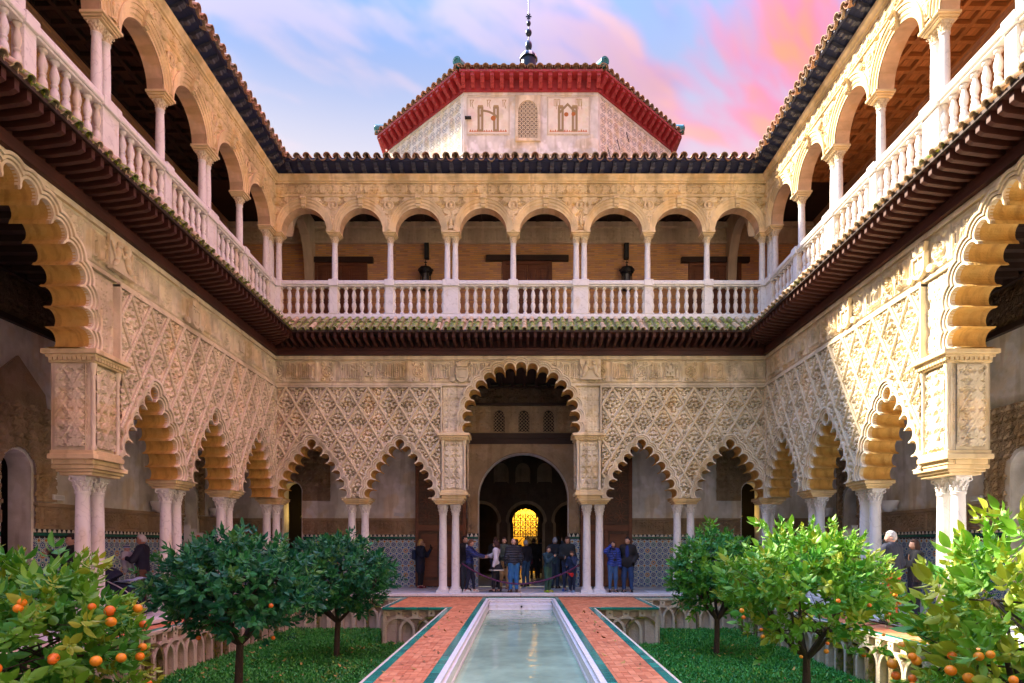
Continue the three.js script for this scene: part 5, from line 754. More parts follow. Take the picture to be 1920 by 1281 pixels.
// ---------------------------------------------------------------- eight sided tower over the great hall, behind the far wing
{
  const O = thing('octagonal_tower', 'pale painted eight sided tower with red eaves and a beaded spire', 'tower', [0.455, 0, -35.75]), Aw = 7.229, Ae = 7.746, sw = 0.8284 * Aw, se = 0.8284 * Ae;
  mat.paint = canvasTex(512, 512, (x, w, h) => { x.fillStyle = '#f6f0e0'; x.fillRect(0, 0, w, h); const r = mulberry(8); x.strokeStyle = 'rgba(96,96,104,.8)'; x.lineWidth = 4; const S = 128; for (let j = -1; j < 5; j++) for (let i = -1; i < 5; i++) { x.save(); x.translate(i * S + S / 2, j * S + S / 2); for (let k = 0; k < 8; k++) { x.rotate(Math.PI / 4); x.strokeRect(-20, 22, 40, 30); } x.restore(); } for (let i = 0; i < 120; i++) { x.fillStyle = `rgba(${200 + 30 * r() | 0},${170 + 30 * r() | 0},${110 + 40 * r() | 0},.14)`; x.beginPath(); x.arc(r() * w, r() * h, 10 + r() * 40, 0, 7); x.fill(); } }, 1.9);
  const mPat = M('painted interlace plaster', [0.95, 0.95, 0.95], 0.95, { map: mat.paint }), mWall = M('pale tower plaster', [0.92, 0.89, 0.82], 0.95, { map: T.mottle });
  const fresco = (kind) => canvasTex(512, 448, (x, w, h) => {
    x.fillStyle = '#f3ead6'; x.fillRect(0, 0, w, h); const r = mulberry(kind + 3); for (let i = 0; i < 90; i++) { x.fillStyle = `rgba(${190 + 50 * r() | 0},${170 + 50 * r() | 0},${130 + 60 * r() | 0},.12)`; x.beginPath(); x.arc(r() * w, r() * h, 12 + r() * 50, 0, 7); x.fill(); }
    x.strokeStyle = '#9c8d74'; x.lineWidth = 5; x.strokeRect(6, 6, w - 12, h - 12); x.lineWidth = 2; x.strokeRect(18, 18, w - 36, h - 36);
    const col = (cx) => { x.fillStyle = '#d8cdb8'; x.fillRect(cx - 22, 130, 44, 270); x.fillStyle = '#b79a66'; x.fillRect(cx - 30, 100, 60, 34); x.fillRect(cx - 34, 392, 68, 18); x.strokeStyle = '#a08a62'; x.strokeRect(cx - 22, 130, 44, 270); };
    x.fillStyle = '#c8774a'; for (let i = 0; i < 16; i++) { x.beginPath(); x.moveTo(30 + i * 28, 418); x.lineTo(44 + i * 28, 396 - r() * 14); x.lineTo(60 + i * 28, 418); x.fill(); }
    x.lineWidth = 26; x.strokeStyle = '#c49a3e';
    if (kind) { col(165); col(330); x.beginPath(); x.moveTo(150, 190); x.lineTo(246, 90); x.lineTo(345, 190); x.stroke(); x.fillStyle = '#b8703a'; x.beginPath(); x.arc(230, 210, 26, 0, 7); x.fill(); x.beginPath(); x.arc(315, 205, 24, 0, 7); x.fill(); x.lineWidth = 6; x.strokeStyle = '#b79a66'; for (const cx of [100, 140, 360, 400]) { x.strokeRect(cx - 14, 30, 28, 80); x.beginPath(); x.moveTo(cx, 30); x.lineTo(cx + 14, 150); x.stroke(); } }
    else { col(165); col(350); x.beginPath(); x.moveTo(140, 215); x.quadraticCurveTo(190, 250, 180, 165); x.quadraticCurveTo(300, 170, 370, 250); x.stroke(); x.fillStyle = '#b8703a'; x.beginPath(); x.arc(318, 255, 30, 0, 7); x.fill(); x.lineWidth = 8; x.strokeStyle = '#b79a66'; for (const cx of [60, 262, 445]) { x.beginPath(); x.moveTo(cx - 24, 40); x.lineTo(cx + 24, 40); x.lineTo(cx + 4, 80); x.lineTo(cx + 20, 140); x.moveTo(cx - 14, 44); x.lineTo(cx - 10, 120); x.stroke(); } }
  }, 1, 1);
  const board = strip([[Aw, 21.65], [Aw + 0.05, 21.65], [Aw + 0.06, 21.85], [Aw + 0.1, 22.14], [Ae + 0.02, 22.2], [Ae + 0.02, 22.3], [Aw, 22.3]], -se / 2 * 0.98, se / 2 * 0.98), corb = strip([[Aw + 0.04, 21.74], [Aw + 0.16, 21.74], [Aw + 0.24, 21.83], [Aw + 0.34, 21.88], [Aw + 0.42, 22.0], [Aw + 0.5, 22.06], [Aw + 0.5, 22.19], [Aw + 0.04, 22.19]], -0.085, 0.085);
  const big = halfTube(0.165, 0.025, 0.9, true), bigp = halfTube(0.17, 0.025, 0.9, false), r = mulberry(70), brd = new THREE.BufferGeometry();
  for (let f = 0; f < 8; f++) {
    const F = part(O, 'tower_face'); F.rotation.y = f * Math.PI / 4;
    const vis = f === 0 || f === 1 || f === 7;
    mesh(F, 'wall', box(-sw / 2, sw / 2, 11, 21.7, Aw - 0.4, Aw), mWall); if (!vis) { mesh(F, 'eave_board', board, mat.red); continue; }
    mesh(F, 'eave_board', board, mat.red);
    for (let i = 0; i < 15; i++) mesh(F, 'eave_corbel', corb, mat.red, [lerp(-se / 2 + 0.22, se / 2 - 0.22, i / 14), 0, 0]);
    for (let i = 0; i <= 16; i++) { const x = lerp(-se / 2 + 0.05, se / 2 - 0.05, i / 16); const o = mesh(F, 'cover_tile', big, mat.tile[(r() * 3) | 0], [x, 22.62 + rr(-0.012, 0.012, r), Ae - 0.78]); o.rotation.x = 0.32; if (i < 16) { const q = mesh(F, 'pan_tile', bigp, mat.tile[(r() * 3) | 0], [x + se / 32, 22.63, Ae - 0.8]); q.rotation.x = 0.32; } }
    mesh(F, 'frieze_line', merge([box(-sw / 2, sw / 2, 21.5, 21.56, Aw, Aw + 0.03), box(-sw / 2 + 0.01, sw / 2 - 0.01, 18.9, 18.98, Aw, Aw + 0.03), ...[-1, 1].map((s) => box(s * (sw / 2 - 0.12) - 0.03, s * (sw / 2 - 0.12) + 0.03, 18.98, 21.5, Aw, Aw + 0.02))]), mWall);
    mesh(F, 'painted_band', box(-sw / 2 + 0.02, sw / 2 - 0.02, 16.5, 18.9, Aw + 0.001, Aw + 0.008), mPat); if (f) mesh(F, 'painted_field', box(-sw / 2 + 0.15, sw / 2 - 0.15, 18.98, 21.5, Aw + 0.001, Aw + 0.008), mPat);
    if (f === 1) for (let i = 0; i < 7; i++) mesh(F, 'dark_slot', box(-0.02, 0.02, -0.22, 0.22, 0, 0.02).rotateZ(0.5), mat.dark, [-2.2 + i * 0.72, 19.3 + (i * 37 % 5) * 0.34, Aw + 0.004]);
    if (f === 0) {
      for (const [cx, k] of [[-1.9, 0], [1.68, 1]]) { const t = fresco(k), g = new THREE.BoxGeometry(1.92, 1.68, 0.03); t.repeat.set(1, 1); mesh(F, 'faded_fresco', g, M('fresco ' + k, [0.98, 0.98, 0.98], 0.95, { map: t }), [cx, 20.6, Aw + 0.012]); }
      const wp = [[-0.43, 19.57], [-0.43, 20.75], ...Array.from({ length: 11 }, (_, i) => { const a = Math.PI * (1 - (i + 1) / 12); return [0.43 * Math.cos(a), 20.75 + 0.5 * Math.sin(a)]; }), [0.43, 20.75], [0.43, 19.57]], Wd = part(F, 'lattice_window'); F.remove(Wd);
      mesh(F, 'window_frame', extrude(shapeOf([[-0.56, 19.45], [0.56, 19.45], [0.56, 21.47], [-0.56, 21.47]], [wp]), Aw + 0.002, Aw + 0.09), mat.stuccoPale, [-0.13, 0, 0]);
      mesh(F, 'window_recess', extrude(shapeOf(wp), Aw + 0.001, Aw + 0.006), mat.dark, [-0.13, 0, 0]);
      const L = []; for (let j = 0; j < 9; j++) for (let i = -2; i <= 2; i++) { const y = 19.68 + j * 0.185, x = i * 0.185 + (j % 2) * 0.0; if (!inPoly(wp, x, y)) continue; L.push(new THREE.TorusGeometry(0.07, 0.013, 4, 8).rotateZ(0.39).translate(x, y, 0)); L.push(box(-0.011, 0.011, -0.13, 0.13, -0.015, 0.015).rotateZ(0.785).translate(x, y, 0), box(-0.011, 0.011, -0.13, 0.13, -0.015, 0.016).rotateZ(-0.785).translate(x, y, 0)); }
      mesh(F, 'window_lattice', merge(L), mat.stuccoPale, [-0.13, 0, Aw + 0.045]);
      mesh(F, 'lamp_arm', box(-0.03, 0.25, -0.02, 0.02, 0, 0.2), mat.iron, [-sw / 2 + 0.1, 20.45, Aw]);
    }
  }
  for (let f = 0; f < 8; f++) { const a = (f + 0.5) * Math.PI / 4, R = Ae / Math.cos(Math.PI / 8), G = new THREE.CylinderGeometry(0.2, 0.2, 0.5, 14).rotateX(Math.PI / 2 + 0.25).translate(0, 22.66, R - 0.16); mesh(O, 'green_hip_tile', merge([G, new THREE.TorusGeometry(0.12, 0.04, 6, 14).rotateX(0.25).translate(0, 22.6, R + 0.09)]).rotateY(a), M('blue green glaze', [0.03, 0.22, 0.25], 0.25)); }
  const cone = new THREE.ConeGeometry(Ae / Math.cos(Math.PI / 8), 4.6, 8, 1, false).rotateY(Math.PI / 8).translate(0, 22.5 + 2.3, 0); mesh(O, 'roof', uvBox(cone), mat.tile[0]);
  const S = part(O, 'spire'), blue = M('dark blue metal', [0.012, 0.028, 0.05], 0.3, { metalness: 0.3 });
  mesh(S, 'drum', new THREE.CylinderGeometry(0.42, 0.46, 2.2, 16).translate(0, 27.5, 0), blue);
  for (let i = 0; i < 16; i++) { const g = new THREE.SphereGeometry(0.5, 3, 8, i * Math.PI / 8, Math.PI / 8, 0, Math.PI / 2).scale(1, 0.85, 1).translate(0, 28.55, 0); mesh(S, 'cupola_rib', g, i % 2 ? blue : mat.white); }
  for (const [y, a, b] of [[29.35, 0.19, 0.29], [30.08, 0.175, 0.2], [30.6, 0.12, 0.16]]) mesh(S, 'bead', new THREE.SphereGeometry(1, 16, 12).scale(a, b, a), blue, [0, y, 0]);
  mesh(S, 'rod', new THREE.CylinderGeometry(0.018, 0.04, 4.2, 8).translate(0, 31.0, 0), blue); mesh(S, 'star', merge([0, 1, 2].map((k) => new THREE.BoxGeometry(0.32, 0.05, 0.05).rotateZ(k * Math.PI / 3))), blue, [0, 30.98, 0]);
}
// ---------------------------------------------------------------- people
function sdfMesh(bones, pad, res, k = 0.035) {         // one continuous skin over tapered capsules joined by a smooth minimum
  const lo = [9, 9, 9], hi = [-9, -9, -9]; for (const [a, b, ra, rb] of bones) for (let i = 0; i < 3; i++) { const r = Math.max(ra, rb); lo[i] = Math.min(lo[i], a[i] - r, b[i] - r); hi[i] = Math.max(hi[i], a[i] + r, b[i] + r); }
  const mc = new MarchingCubes(res, new THREE.MeshBasicMaterial(), false, false, 60000), half = res / 2, c = [0, 1, 2].map((i) => (lo[i] + hi[i]) / 2), e = [0, 1, 2].map((i) => ((hi[i] - lo[i]) / 2 + pad) * 1.12);
  const B = bones.map(([a, b, ra, rb, fz = 1]) => ({ a, d: [b[0] - a[0], b[1] - a[1], b[2] - a[2]], ra, rb, fz }));
  for (let iz = 0; iz < res; iz++) for (let iy = 0; iy < res; iy++) for (let ix = 0; ix < res; ix++) {
    const x = c[0] + (ix - half) / half * e[0], y = c[1] + (iy - half) / half * e[1], z = c[2] + (iz - half) / half * e[2]; let s = 0;
    for (const q of B) { const f = q.fz, px = x - q.a[0], py = y - q.a[1], pz = (z - q.a[2]) * f, dz = q.d[2] * f, dd = q.d[0] * q.d[0] + q.d[1] * q.d[1] + dz * dz + 1e-9, t = clamp((px * q.d[0] + py * q.d[1] + pz * dz) / dd), ux = px - t * q.d[0], uy = py - t * q.d[1], uz = pz - t * dz; s += Math.exp(-(Math.sqrt(ux * ux + uy * uy + uz * uz) - lerp(q.ra, q.rb, t)) / k); }
    mc.field[ix + iy * res + iz * res * res] = s > 1e-30 ? k * Math.log(s) : -3;
  }
  mc.isolation = 0; mc.update();
  const n = mc.count, P = new Float32Array(n * 3), N = new Float32Array(n * 3);
  for (let i = 0; i < n; i++) for (let q = 0; q < 3; q++) { P[i * 3 + q] = c[q] + mc.positionArray[i * 3 + q] * e[q]; }
  const v = new THREE.Vector3();
  for (let i = 0; i < n; i++) { v.set(mc.normalArray[i * 3] / e[0], mc.normalArray[i * 3 + 1] / e[1], mc.normalArray[i * 3 + 2] / e[2]).normalize(); N.set([v.x, v.y, v.z], i * 3); }
  const A = new THREE.Vector3(), Bv = new THREE.Vector3(), Cv = new THREE.Vector3(); let bad = 0;
  for (let i = 0; i < n; i += 3) { A.fromArray(P, i * 3); Bv.fromArray(P, i * 3 + 3); Cv.fromArray(P, i * 3 + 6); if (Bv.sub(A).cross(Cv.sub(A)).dot(v.fromArray(N, i * 3)) < 0) bad++; }
  const g = new THREE.BufferGeometry();
  if (bad > n / 6) for (let i = 0; i < N.length; i++) N[i] = -N[i];
  g.setAttribute('position', new THREE.BufferAttribute(P, 3)); g.setAttribute('normal', new THREE.BufferAttribute(N, 3)); return uvBox(g);
}
const headGeo = (() => {                               // 0.23 m head, chin down, face to +z, centre at the eyes; colours tint lips, brows and eyes
  const g = new THREE.SphereGeometry(1, 30, 24), p = g.attributes.position, col = new Float32Array(p.count * 3);
  for (let i = 0; i < p.count; i++) {
    let x = p.getX(i), y = p.getY(i), z = p.getZ(i); const f = Math.max(0, z); let X = x * 0.074, Y = y * 0.115, Z = z * 0.094;
    if (y < 0) X *= 1 - 0.28 * y * y - 0.1 * f * -y; if (y < -0.2) Z += 0.008 * f;
    if (z < 0) Z *= 1.04;
    const nose = Math.exp(-((x / 0.13) ** 2)) * smooth(y, -0.36, -0.2) * (1 - smooth(y, -0.1, 0.22)) * f; Z += 0.024 * nose;
    for (const s of [-1, 1]) { Z -= 0.008 * Math.exp(-(((x - s * 0.36) / 0.17) ** 2) - ((y - 0.03) / 0.12) ** 2) * f; }
    Z += 0.005 * Math.exp(-((x / 0.3) ** 2) - ((y + 0.5) / 0.09) ** 2) * f + 0.007 * Math.exp(-((x / 0.25) ** 2) - ((y + 0.82) / 0.14) ** 2) * f;
    p.setXYZ(i, X, Y, Z);
    let c = [1, 1, 1]; const m = Math.exp(-((x / 0.26) ** 4) - ((y + 0.5) / 0.06) ** 4) * (f > 0.5), b = Math.max(...[-1, 1].map((s) => Math.exp(-(((x - s * 0.36) / 0.16) ** 4) - ((y - 0.2) / 0.05) ** 4))) * (f > 0.5), ey = Math.max(...[-1, 1].map((s) => Math.exp(-(((x - s * 0.35) / 0.1) ** 4) - ((y - 0.03) / 0.055) ** 4))) * (f > 0.5);
    c = [lerp(c[0], 0.75, m), lerp(c[1], 0.42, m), lerp(c[2], 0.42, m)]; c = c.map((q) => q * (1 - 0.72 * b) * (1 - 0.8 * ey)); col.set(c, i * 3);
  }
  g.setAttribute('color', new THREE.BufferAttribute(col, 3)); g.computeVertexNormals();
  const ear = new THREE.SphereGeometry(1, 8, 8).scale(0.012, 0.03, 0.02);
  return { skull: g, ear };
})();
const handGeo = (() => {                               // along +y from the wrist, palm facing +z, thumb towards +x
  const L = [new THREE.SphereGeometry(1, 10, 8).scale(0.04, 0.05, 0.018).translate(0, 0.05, 0)], fin = (x, len, r, a) => { L.push(tube([[x, 0.075, 0], [x + a * 0.02, 0.075 + len * 0.5, 0.006], [x + a * 0.035, 0.075 + len, 0.024]], r, r * 0.75, 5, 6)); };
  fin(-0.029, 0.062, 0.0085, -0.3); fin(-0.01, 0.078, 0.009, -0.1); fin(0.01, 0.084, 0.009, 0.05); fin(0.029, 0.076, 0.009, 0.25);
  L.push(tube([[0.03, 0.03, 0.004], [0.056, 0.058, 0.014], [0.06, 0.088, 0.02]], 0.011, 0.008, 5, 6)); return merge(L);
})();
const shoeGeo = merge([new THREE.SphereGeometry(1, 12, 8).scale(0.048, 0.045, 0.13).translate(0, 0.045, 0.045), new THREE.SphereGeometry(1, 10, 8).scale(0.045, 0.06, 0.06).translate(0, 0.06, -0.03), rbox(-0.046, 0.046, 0, 0.025, -0.09, 0.17, 0.01)]);
const skinM = {}, clothM = {};
function skin(c) { const k = c.join(); return skinM[k] ??= M('skin', c, 0.6, { vertexColors: true }); }
T.weave = dataTex(256, 256, (u, v) => 0.5 + 0.6 * (fbm(u * 9, v * 5, 9, 5, 501, 4) - 0.5), 0.45);
T.puff = dataTex(64, 256, (u, v) => Math.abs(Math.sin(v * Math.PI * 4)), 0.32);
T.denim = dataTex(256, 256, (u, v) => 0.72 + 0.5 * (fbm(u * 6, v * 4, 6, 4, 511, 4) - 0.4), 0.5);
function cloth(c, kind = 'weave') { const k = c.join() + kind; return clothM[k] ??= M('cloth', c, 0.85, kind === 'puff' ? { bumpMap: T.puff, bumpScale: 0.03, roughness: 0.5 } : kind === 'denim' ? { map: T.denim, bumpMap: T.weave, bumpScale: 0.02 } : { bumpMap: T.weave, bumpScale: 0.025 }); }
const POSE = {
  down: [[0.25, 1.14, -0.03], [0.255, 0.9, 0.05]], pocket: [[0.28, 1.14, -0.07], [0.21, 0.95, 0.1]], phone: [[0.22, 1.17, 0.17], [0.09, 1.38, 0.36]], face: [[0.25, 1.2, 0.17], [0.09, 1.48, 0.17]],
  reach: [[0.25, 1.24, 0.22], [0.16, 1.2, 0.5]], brow: [[0.31, 1.42, 0.14], [0.11, 1.61, 0.15]], front: [[0.25, 1.13, 0.06], [0.07, 1.1, 0.29]], hug: [[0.27, 1.18, 0.12], [0.02, 1.22, 0.34]], high: [[0.26, 1.32, 0.2], [0.16, 1.62, 0.26]],
};
function person(label, x, d, o) {
  const s = (o.h ?? 1.72) / 1.75, t = thing('person', label, 'person', [x, (o.y ?? 0), -d], o.yaw ?? 0, o.group); t.scale.setScalar(s);
  const f = o.fem ? 0.9 : 1, sh = 0.185 * f, hip = 0.09, st = o.stance ?? 0.1, walk = o.walk ?? 0;
  const arm = (side, pose) => { const [e, w] = POSE[pose]; return [[side * sh, 1.43, 0], [side * e[0] * f, e[1], e[2]], [side * w[0], w[1], w[2]]]; };
  const AL = arm(1, o.L ?? 'down'), AR = arm(-1, o.R ?? 'down'), leg = (side) => [[side * hip, 0.93, 0], [side * st, 0.5, 0.03 + side * walk * 0.5], [side * st, 0.085, side * walk]], LL = leg(1), LR = leg(-1), tilt = o.tilt ?? 0, hz = 0.02 + (o.nod ?? 0) * 0.05;
  const torso = (g, w) => [[[-0.06, 0.98, 0], [0.06, 0.98, 0], 0.115 + g, 0.115 + g, 1.15], [[0, 1.0, 0], [0, 1.22, 0], 0.125 + g + w, 0.13 + g + w, 1.3], [[-0.075 * f, 1.33, 0], [0.075 * f, 1.33, 0], 0.125 + g, 0.125 + g, 1.3], [[-sh * 0.85, 1.43, 0], [sh * 0.85, 1.43, 0], 0.06 + g, 0.06 + g]];
  const armB = (A, g) => [[A[0], A[1], 0.052 + g, 0.043 + g], [A[1], A[2], 0.042 + g, 0.031 + g * 0.9]], legB = (Q, g) => [[Q[0], Q[1], 0.092 * (0.9 + 0.1 * f) + g, 0.058 + g], [Q[1], Q[2], 0.056 + g, 0.04 + g]];
  const body = [...torso(-0.012, 0), [[0, 1.42, 0], [0, 1.56, hz * 0.6], 0.056, 0.05], ...armB(AL, -0.004), ...armB(AR, -0.004), ...legB(LL, -0.006), ...legB(LR, -0.006), ...[LL, LR].map((Q) => [[Q[2][0], 0.05, Q[2][2] - 0.02], [Q[2][0], 0.035, Q[2][2] + 0.12], 0.035, 0.028])];
  const hd = headGeo.skull.clone().toNonIndexed(), H = new THREE.Matrix4().makeRotationFromEuler(new THREE.Euler(o.nod ?? 0, o.look ?? 0, tilt)); H.setPosition(0, 1.635, hz);
  const pieces = [sdfMesh(body, 0.03, 58, 0.028), hd.applyMatrix4(H)]; for (const sd of [-1, 1]) pieces.push(headGeo.ear.clone().translate(sd * 0.074, -0.005, -0.008).applyMatrix4(H));
  for (const [A, sd] of [[AL, 1], [AR, -1]]) { const dir = new THREE.Vector3().subVectors(new THREE.Vector3(...A[2]), new THREE.Vector3(...A[1])).normalize(), q = new THREE.Quaternion().setFromUnitVectors(new THREE.Vector3(0, 1, 0), dir), g = handGeo.clone(); if (sd > 0) g.scale(-1, 1, 1); pieces.push(g.rotateY(sd > 0 ? 1.2 : -1.2).applyQuaternion(q).translate(...A[2].map((v, i) => v - dir.getComponent(i) * 0.02))); }
  const cols = pieces.map((g) => { const n = (g.index ? g.index.count : g.attributes.position.count), c = new Float32Array(n * 3).fill(1); if (g === hd) c.set(hd.attributes.color.array); return c; }), bg = merge(pieces), all = new Float32Array(cols.reduce((q, c) => q + c.length, 0)); let off = 0; for (const c of cols) { all.set(c, off); off += c.length; } bg.setAttribute('color', new THREE.BufferAttribute(all, 3));
  mesh(t, 'body', bg, skin(o.skin ?? [0.52, 0.3, 0.21]));
  // clothes: own continuous skins a little outside the body
  const g = o.puff ? 0.024 : 0.018, long = o.long ?? 0;
  const top = [...torso(g, o.wide ?? 0), ...armB(AL, g), ...armB(AR, g), [[0, 1.42, -0.01], [0, 1.49, 0], 0.07, 0.066]]; if (long) top.push([[-0.06, 0.98, 0], [-0.07, 0.95 - long, 0], 0.13 + g, 0.13 + g, 1.15], [[0.06, 0.98, 0], [0.07, 0.95 - long, 0], 0.13 + g, 0.13 + g, 1.15]);
  mesh(t, o.topName ?? 'jacket', sdfMesh(top, 0.04, 60, 0.03), cloth(o.top, o.puff ? 'puff' : 'weave'));
  mesh(t, 'trousers', sdfMesh([[[-0.05, 0.97, 0], [0.05, 0.97, 0], 0.128, 0.128, 1.15], ...legB(LL, o.slim ? 0.006 : 0.016), ...legB(LR, o.slim ? 0.006 : 0.016)], 0.03, 54, 0.025), cloth(o.pants, o.denim ? 'denim' : 'weave'));
  for (const Q of [LL, LR]) mesh(t, 'shoe', shoeGeo, cloth(o.shoes ?? [0.03, 0.025, 0.022]), [Q[2][0], 0, Q[2][2]]).rotation.y = Q === LL ? 0.2 : -0.2;
  // hair
  if (o.hair) {
    const hg = new THREE.SphereGeometry(1, 26, 20), p = hg.attributes.position, r = mulberry((x * 100 + d * 77) | 0), style = o.style ?? 'short';
    for (let i = 0; i < p.count; i++) { const X = p.getX(i), Y = p.getY(i), Z = p.getZ(i), n = 0.94 + 0.14 * fbm(X * 5 + 9, Y * 5 + Z * 4 + 9, 4096, 4096, 31, 3); let k = 1.1 * n; const face = Z > 0.25 && Y < (style === 'short' ? 0.52 : 0.5) ? 1 : 0, low = style === 'short' ? Y < -0.25 + (Z < 0 ? -0.25 : 0.3) : false; if (face || low) k = 0.8; let yy = Y * 0.118 * k, w = 1; if (style === 'long' && Y < 0 && Z < 0.35) { yy = Y * 0.118 * k * 2.3; w = 1.22; } if (style === 'curly' && !face) { w = 1.32; if (Y < 0) yy *= 1.9; } p.setXYZ(i, X * 0.078 * k * w, yy + 0.006, Z * 0.099 * k * (style === 'curly' && !face ? 1.2 : 1) - (style !== 'short' && Y < 0 ? 0.02 : 0.004)); }
    hg.computeVertexNormals(); mesh(t, 'hair', hg.applyMatrix4(H), cloth(o.hair));
  }
  for (const it of o.items ?? []) it(t, { AL, AR, H });
  return t;
}
const item = (name, g, c, pos, rot) => (t) => { const m = mesh(t, name, g, Array.isArray(c) ? cloth(c) : c, pos); if (rot) m.rotation.set(...rot); };
const phone = (p) => item('phone', new RoundedBoxGeometry(0.075, 0.145, 0.01, 2, 0.004), [0.01, 0.01, 0.012], p, [-0.2, 0, 0]);
const shirt = (c) => item('shirt_front', new THREE.SphereGeometry(1, 12, 12).scale(0.068, 0.22, 0.05), c, [0, 1.28, 0.095]);
const PF = Math.PI, u2x = (u, d) => (u - 976) * d / 1200;
const NAVY = [0.012, 0.016, 0.035], BLACK = [0.012, 0.012, 0.014], JEAN = [0.05, 0.14, 0.33], DJEAN = [0.02, 0.04, 0.10];
person('blonde person in a long navy coat with a blue backpack beside the left timber door', u2x(788, 22.2), 22.2, { h: 1.68, fem: 1, yaw: 1.25, R: 'face', L: 'phone', top: NAVY, long: 0.28, pants: [0.012, 0.014, 0.02], slim: 1, shoes: [0.16, 0.015, 0.03], hair: [0.52, 0.33, 0.12], style: 'long', items: [item('backpack', new RoundedBoxGeometry(0.28, 0.36, 0.15, 3, 0.06), [0.012, 0.03, 0.085], [0, 1.2, -0.22]), phone([0, 1.5, 0.42])] });
person('dark haired person in a black jacket half hidden behind the left central columns', u2x(871, 20.85), 20.85, { h: 1.78, yaw: 0.9, top: BLACK, pants: [0.05, 0.06, 0.08], hair: [0.035, 0.02, 0.015], items: [shirt([0.42, 0.5, 0.62])] });
person('person in a blue quilted jacket and white trainers reaching out beside the left columns', u2x(881, 20.35), 20.35, { h: 1.66, yaw: 1.45, L: 'reach', R: 'reach', puff: 1, nod: 0.3, top: [0.012, 0.025, 0.13], pants: [0.01, 0.014, 0.035], slim: 1, walk: 0.12, shoes: [0.7, 0.7, 0.68], hair: [0.14, 0.055, 0.03], skin: [0.55, 0.3, 0.22] });
person('curly haired person with pale sleeves and dark skirt reaching towards the blue jacket', u2x(931, 20.4), 20.4, { h: 1.62, fem: 1, yaw: -1.75, L: 'down', R: 'reach', nod: 0.2, top: [0.62, 0.60, 0.66], topName: 'sweater', pants: [0.01, 0.01, 0.014], slim: 1, walk: 0.08, shoes: [0.035, 0.018, 0.014], hair: [0.05, 0.016, 0.012], style: 'curly', items: [item('waistcoat', (() => { const g = lathe([[0.165, 0.98], [0.16, 1.12], [0.162, 1.3], [0.13, 1.43], [0.09, 1.47]], 20); return g.scale(1.06, 1, 0.82); })(), [0.012, 0.012, 0.018]), item('skirt', lathe([[0.145, 1.02], [0.18, 0.92], [0.25, 0.76], [0.245, 0.76], [0.17, 0.92]], 24), [0.012, 0.012, 0.018]), item('white_hem', lathe([[0.25, 0.775], [0.265, 0.745], [0.255, 0.74], [0.243, 0.765]], 24), [0.75, 0.7, 0.6])] });
person('person in a grey green jacket and khaki trousers behind the curly haired person', u2x(945, 21.6), 21.6, { h: 1.74, yaw: 0.3, look: -0.5, R: 'front', L: 'down', top: [0.055, 0.075, 0.06], pants: [0.36, 0.22, 0.09], shoes: [0.05, 0.04, 0.03], hair: [0.06, 0.025, 0.015], walk: 0.06 });
person('bald person seen from behind in a black quilted jacket and bright blue jeans', u2x(963, 20.25), 20.25, { h: 1.7, yaw: PF + 0.25, puff: 1, L: 'down', R: 'down', top: [0.012, 0.015, 0.024], pants: [0.04, 0.19, 0.47], denim: 1, shoes: [0.09, 0.05, 0.03], skin: [0.55, 0.33, 0.25] });
person('grey haired person with a dark red shoulder bag standing inside the portal', u2x(986, 22.9), 22.9, { h: 1.66, fem: 1, yaw: PF + 0.7, top: [0.014, 0.014, 0.02], pants: [0.03, 0.1, 0.2], denim: 1, hair: [0.4, 0.4, 0.42], style: 'short', items: [item('shoulder_bag', new RoundedBoxGeometry(0.26, 0.2, 0.1, 2, 0.03), [0.10, 0.012, 0.02], [-0.22, 0.95, 0.04])] });
person('child in a dark teal jacket with a red stripe, green trousers and lime trainers', u2x(1027, 20.3), 20.3, { h: 1.44, yaw: 0.85, L: 'phone', R: 'phone', nod: 0.15, top: [0.012, 0.045, 0.065], pants: [0.03, 0.09, 0.06], shoes: [0.34, 0.52, 0.02], hair: [0.035, 0.022, 0.016], items: [item('camera', new RoundedBoxGeometry(0.11, 0.07, 0.05, 2, 0.01), [0.02, 0.02, 0.022], [0, 1.43, 0.44]), item('red_stripe', tube([[-0.2, 1.44, 0.07], [-0.245, 1.3, 0.12], [-0.24, 1.2, 0.19]], 0.02, 0.018, 6, 6), [0.55, 0.02, 0.03])] });
person('grey haired person raising a phone behind the child in teal', u2x(1040, 22.0), 22.0, { h: 1.74, yaw: PF - 0.5, look: 0.6, L: 'high', R: 'high', top: [0.014, 0.018, 0.026], pants: [0.02, 0.035, 0.06], hair: [0.36, 0.36, 0.38], items: [phone([0, 1.75, 0.3])] });
person('tall person in a dark jacket with sunglasses on the head and slim jeans', u2x(1064, 20.8), 20.8, { h: 1.76, fem: 1, yaw: -0.15, L: 'front', R: 'front', nod: 0.25, top: [0.012, 0.018, 0.022], pants: DJEAN, slim: 1, denim: 1, shoes: [0.05, 0.16, 0.5], hair: [0.06, 0.03, 0.02], style: 'long', items: [item('sunglasses', merge([new THREE.SphereGeometry(0.03, 8, 6).scale(1, 0.8, 0.4).translate(-0.035, 0, 0), new THREE.SphereGeometry(0.03, 8, 6).scale(1, 0.8, 0.4).translate(0.035, 0, 0), box(-0.07, 0.07, 0.008, 0.016, -0.01, 0.005)]), [0.01, 0.01, 0.012], [0, 1.735, 0.085], [-0.5, 0, 0])] });
person('small child in navy in front of the tall person by the right mosaic jamb', u2x(1073, 20.35), 20.35, { h: 1.3, yaw: -0.7, nod: 0.35, L: 'face', R: 'front', top: [0.012, 0.025, 0.07], pants: [0.012, 0.02, 0.05], shoes: [0.25, 0.4, 0.6], hair: [0.08, 0.045, 0.03], items: [item('red_cloth', new THREE.ConeGeometry(0.1, 0.26, 8).rotateZ(1.3), [0.62, 0.015, 0.02], [0.05, 0.78, 0.24])] });
